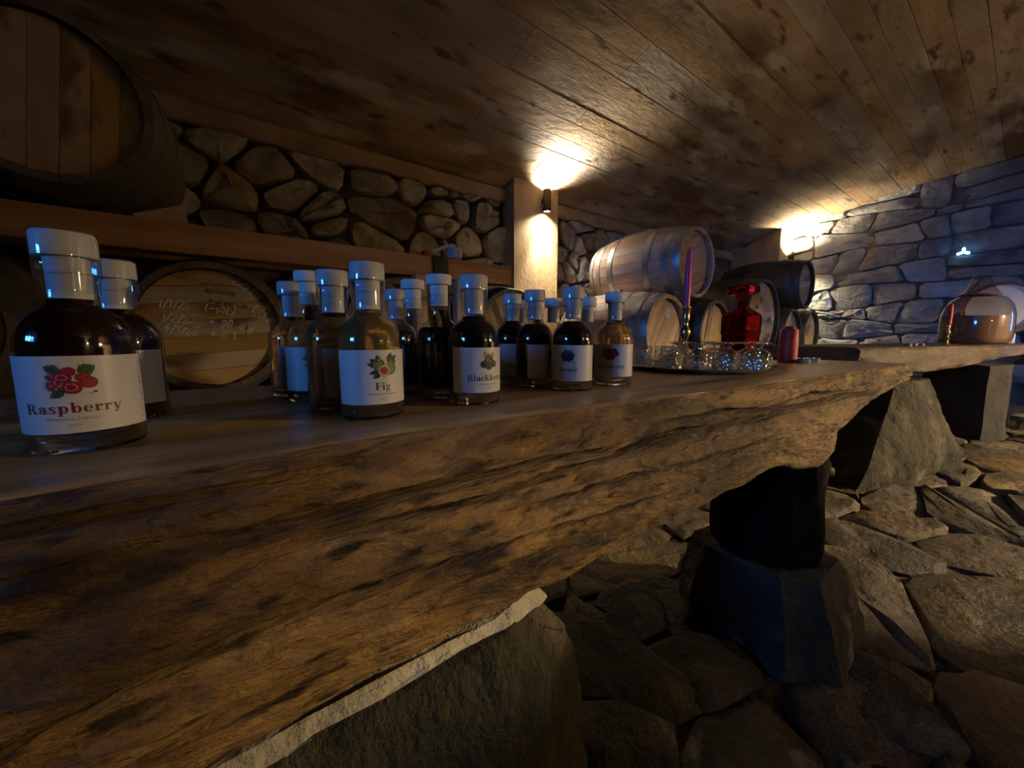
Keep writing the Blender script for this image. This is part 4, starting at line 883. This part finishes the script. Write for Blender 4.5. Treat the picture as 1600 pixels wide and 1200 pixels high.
# ------------------------------------------------------------------ candles, decanter
def candlestick(x, y, z, label, s=1.0, metal='brass'):
    t = thing('candlestick', (x, y, z), label, 'candlestick')
    put('stem', MB().add(*lathe([(r*s, h*s) for r, h in [(0, .0005), (.042, .0005), (.043, .004), (.030, .010), (.012, .018), (.009, .03), (.015, .042), (.018, .05), (.013, .058), (.008, .066), (.008, .078), (.014, .088), (.0175, .10), (.014, .112), (.009, .12), (.0085, .132), (.013, .142), (.012, .148), (.0125, .170), (.0150, .174), (.0150, .178), (.0105, .178), (.0100, .164), (0, .163)]], 28)).mesh('stem', metal, 40), t); return t
def taper(x, y, z, h, r, label, mat, s=1.0, lean=0.0):
    t = thing('taper_candle', (x, y, z), label, 'candle')
    put('wax', MB().add(*lathe([(0, 0), (r, 0), (r*1.02, h*.5), (r*.85, h*.9), (r*.55, h*.975), (0, h)], 20)).mesh('wax', mat, 60), t)
    put('wick', MB().add(*tube([(0, 0, h-.004), (0.001, 0, h+.004), (.003, 0, h+.009)], .0012, 6)).mesh('wick', 'wick'), t); t.rotation_euler = (0, lean, 0); return t
candlestick(1.165, .648, TZ+.001, 'slender metal candlestick behind the tray holding the pink candle', 1.0, 'brass')
taper(1.165, .648, TZ+.166, .185, .0098, 'magenta taper candle in the candlestick behind the tray', 'pinkwax')
t = thing('pillar_candle', (1.557, .492, TZ+.001), 'squat red pillar candle near the table end', 'candle')
put('wax', MB().add(*lathe([(0, 0), (.028, 0), (.0285, .006), (.0283, .06), (.0275, .108), (.024, .113), (.020, .110), (.019, .118), (.0145, .122), (.012, .113), (0, .112)], 30, mod=lambda a, z: 1+.012*math.sin(5*a+z*60)+.01*math.sin(9*a-z*90))).mesh('wax', 'redwax', 60), t)
put('wick', MB().add(*tube([(0, 0, .110), (.001, .001, .118), (.003, 0, .124)], .0012, 6)).mesh('wick', 'wick'), t)
def tealight(x, y, z, label, grp):
    t = thing('tealight', (x, y, z), label, 'tealight', grp)
    put('cup', MB().add(*lathe([(0, 0), (.0185, 0), (.019, .001), (.019, .0155), (.0194, .016), (.0186, .016), (.0183, .012), (0, .012)], 28)).mesh('cup', 'alu', 40), t)
    put('wax', MB().add(*lathe([(.0182, .0122), (.0170, .0136), (0, .0134)], 24)).mesh('wax', 'whitewax'), t); return t
tealight(1.535, .437, TZ+.001, 'silver tealight touching the foot of the red pillar candle', 'tealights on the log table')
tealight(1.585, .425, TZ+.001, 'silver tealight beyond the first, near the table corner', 'tealights on the log table')
# ruby decanter
t = thing('decanter', (1.362, .568, TZ+.001), 'ruby red square glass decanter with flat stopper', 'decanter', None, R_(-18))
def sqring(h, z, c): return [(h-c, -h, z), (h, -h+c, z), (h, h-c, z), (h-c, h, z), (-h+c, h, z), (-h, h-c, z), (-h, -h+c, z), (-h+c, -h, z)]
def sqloft(L, capt=True):
    v = []; f = []
    for (h, z, c) in L: v += sqring(h, z, c)
    for k in range(len(L)-1):
        for i in range(8): f.append((k*8+i, k*8+(i+1) % 8, (k+1)*8+(i+1) % 8, (k+1)*8+i))
    f.append(tuple(range(8))[::-1]); f.append(tuple((len(L)-1)*8+i for i in range(8))); return v, f
outer = [(.042, 0, .010), (.0455, .003, .011), (.0455, .070, .011), (.0435, .073, .011), (.0435, .092, .011), (.0455, .095, .011), (.0455, .150, .011), (.043, .158, .012), (.034, .168, .013), (.022, .178, .011), (.0155, .184, .009), (.0145, .200, .0085), (.0185, .210, .0105), (.0190, .216, .011), (.013, .216, .0076)]
inner = [(.010, .216, .0058), (.010, .184, .0058), (.019, .172, .010), (.038, .154, .010), (.0395, .148, .009), (.0395, .012, .009)]
put('glass_body', MB().add(*sqloft(outer+inner)).mesh('glass_body', 'redglass', 20), t)
put('liquid', MB().add(*sqloft([(.039, .0125, .009), (.039, .036, .009)])).mesh('liquid', 'wine', 20), t)
put('stopper', MB().add(*sqloft([(.0095, .196, .0055), (.0098, .217, .0057), (.020, .2175, .010), (.036, .221, .014), (.040, .227, .015), (.040, .243, .015), (.036, .249, .014), (.018, .251, .009)])).mesh('stopper', 'redglass', 20), t)

# ------------------------------------------------------------------ the second table
FZ = .775
p0 = Vector((2.9, .58)); dv = Vector((.965, -.263)).normalized(); nv = Vector((.263, .965)).normalized()
ns2 = 120; v = []; f = []; prof2 = []
for i in range(ns2):
    s = 3.1*i/(ns2-1); zb2 = float(np.interp(s, [0, .12, .35, .8, 1.3, 1.9, 2.4, 3.1], [.695, .665, .600, .595, .615, .68, .70, .70])); zb2 += fbm([(s*5, 0, 0)], 3, 61)[0]*.012
    o = fbm([(s*3, 1, 0)], 3, 62)[0]*.02; sec = [(.62+o, FZ-.02), (.60+o, FZ), (.3, FZ), (.02, FZ), (.004, FZ-.004)]
    for t_ in (.15, .3, .45, .6, .75, .9): 
        z = FZ-(FZ-zb2)*t_; sec.append((-.012*math.sin(math.pi*t_)+fbm([(s*5, z*22, 3)], 4, 63)[0]*.018, z))
    sec += [(.03, zb2), (.3, zb2-.0), (.58+o, zb2+.01)]
    for (d, z) in sec: q = p0+dv*s+nv*d; v.append((q.x, q.y, z))
m = 14
for i in range(ns2-1):
    for j in range(m): jj = (j+1) % m; f.append((i*m+j, i*m+jj, (i+1)*m+jj, (i+1)*m+j))
f += [tuple(range(m))[::-1], tuple((ns2-1)*m+j for j in range(m))]
tag(put('log_table', MB().add(v, f).mesh('log_table', 'darkslab', 50)), 'second dark log table by the far wall with the big glass jar', 'table', None, 'thing')
def along(s, d, z): q = p0+dv*s+nv*d; return (q.x, q.y, z)
def lpts(z, s0, s1, d0, d1): return [along(s0, d0, z), along(s1, d0, z), along(s1, d1, z), along(s0, d1, z), along((s0+s1)/2, d0-.03, z)]
rock('boulder', lpts(-.02, -.16, .96, -.14, .5)+lpts(.12, -.10, .95, -.16, .5)+lpts(.30, .14, .90, -.08, .46)+lpts(.560, .45, .84, .0, .42), 'tall rough grey standing stone under the near end of the second table', 'stone', 'rock', 5, .03, 6, 71)
rock('stone_block', lpts(-.02, 2.0, 2.44, .10, .5)+lpts(.60, 2.02, 2.40, .11, .5), 'dark square stone block under the middle of the second table', 'stone', 'darkrock', 4, .02, 6, 73)
rock('stone_block', lpts(-.02, 2.75, 3.2, -.12, .2)+lpts(.13, 2.78, 3.15, -.10, .18), 'low brown stone block on the floor beyond the second table legs', 'stone', 'rock', 3, .014, 8, 74)
# big jar
jx, jy = 4.88, .265
t = thing('glass_jar', (jx, jy, FZ+.002), 'big domed glass jar half full of cloudy brown liqueur', 'jar')
JP = [(.170, .002), (.190, .012), (.200, .06), (.203, .16), (.198, .24), (.180, .31), (.150, .355), (.115, .380), (.098, .386)]
put('glass_body', MB().add(*lathe([(0, .002)]+JP, 48)).mesh('glass_body', 'jarglass', 180), t)
put('liquid', MB().add(*lathe([(0, .008), (.165, .008), (.184, .016), (.194, .06), (.1965, .16), (.193, .222), (.0, .221)], 48)).mesh('liquid', 'jarliquid', 60), t)
put('rim', MB().add(*lathe([(.096, .382), (.112, .383), (.116, .390), (.112, .397), (.096, .396)], 40)).mesh('rim', 'rim'), t)
put('lid', MB().add(*lathe([(.108, .398), (.094, .42), (.070, .46), (.056, .50), (.050, .525), (.040, .538), (0, .541)], 40)).mesh('lid', 'jarglass', 60), t)
candlestick(4.22, .352, FZ+.001, 'small brass candlestick on the second table before the big jar', .9, 'brass')
taper(4.22, .352, FZ+.001+.1485, .150, .013, 'short dark red taper on second table before the big jar', 'redwax')
tealight(3.52, .455, FZ+.001, 'first white tealight on the second table', 'tealights on the second table')
tealight(3.60, .44, FZ+.001, 'middle white tealight on the second table', 'tealights on the second table')
tealight(3.69, .42, FZ+.001, 'white tealight closest to the red taper on second table', 'tealights on the second table')
# round white panel behind the jar
t = thing('round_panel', (5.42, .165, FZ+.003), 'round white disc with brown rim on white foot behind jar', 'ornament', None, R_(-88))
MX = Matrix.Rotation(R_(90), 4, 'X')
put('disc', MB().add(*xf(lathe([(0, -.008), (.20, -.008), (.20, .008), (0, .010)], 48), Matrix.Translation((0, 0, .30)) @ MX)).mesh('disc', 'white'), t)
put('rim', MB().add(*xf(lathe([(.199, -.02), (.228, -.02), (.230, 0), (.228, .02), (.199, .02), (.199, -.02)], 48), Matrix.Translation((0, 0, .30)) @ MX)).mesh('rim', 'rim', 40), t)
put('foot', MB().add(*box(-.10, -.05, 0, .10, .05, .085, .006)).mesh('foot', 'white'), t)
# cluster lamp on the far wall
t = thing('cluster_lamp', (XF-.10, .62, 1.93), 'tiny blue white lamp cluster on the far stone wall', 'lamp')
put('bulb', MB().add(*lathe([(0, .01), (.015, .015), (.018, .03), (.015, .06), (0, .07)], 14)).mesh('bulb', 'blueglow', 60), t)
for (a, b) in ((-.085, .0), (.085, .0), (-.04, .015), (.04, .015)):
    put('bulb', MB().add(*lathe([(0, -.03), (.016, -.022), (.018, -.01), (.014, .005), (0, .01)], 14)).mesh('bulb', 'blueglow', 60), t, (0, a*.5, b*.5))
put('bracket', MB().add(*box(-.006, -.05, -.006, .10, .05, .006, .002)).mesh('bracket', 'black'), t)
for o in bpy.data.objects:
    if 'rh' in o: del o['rh']
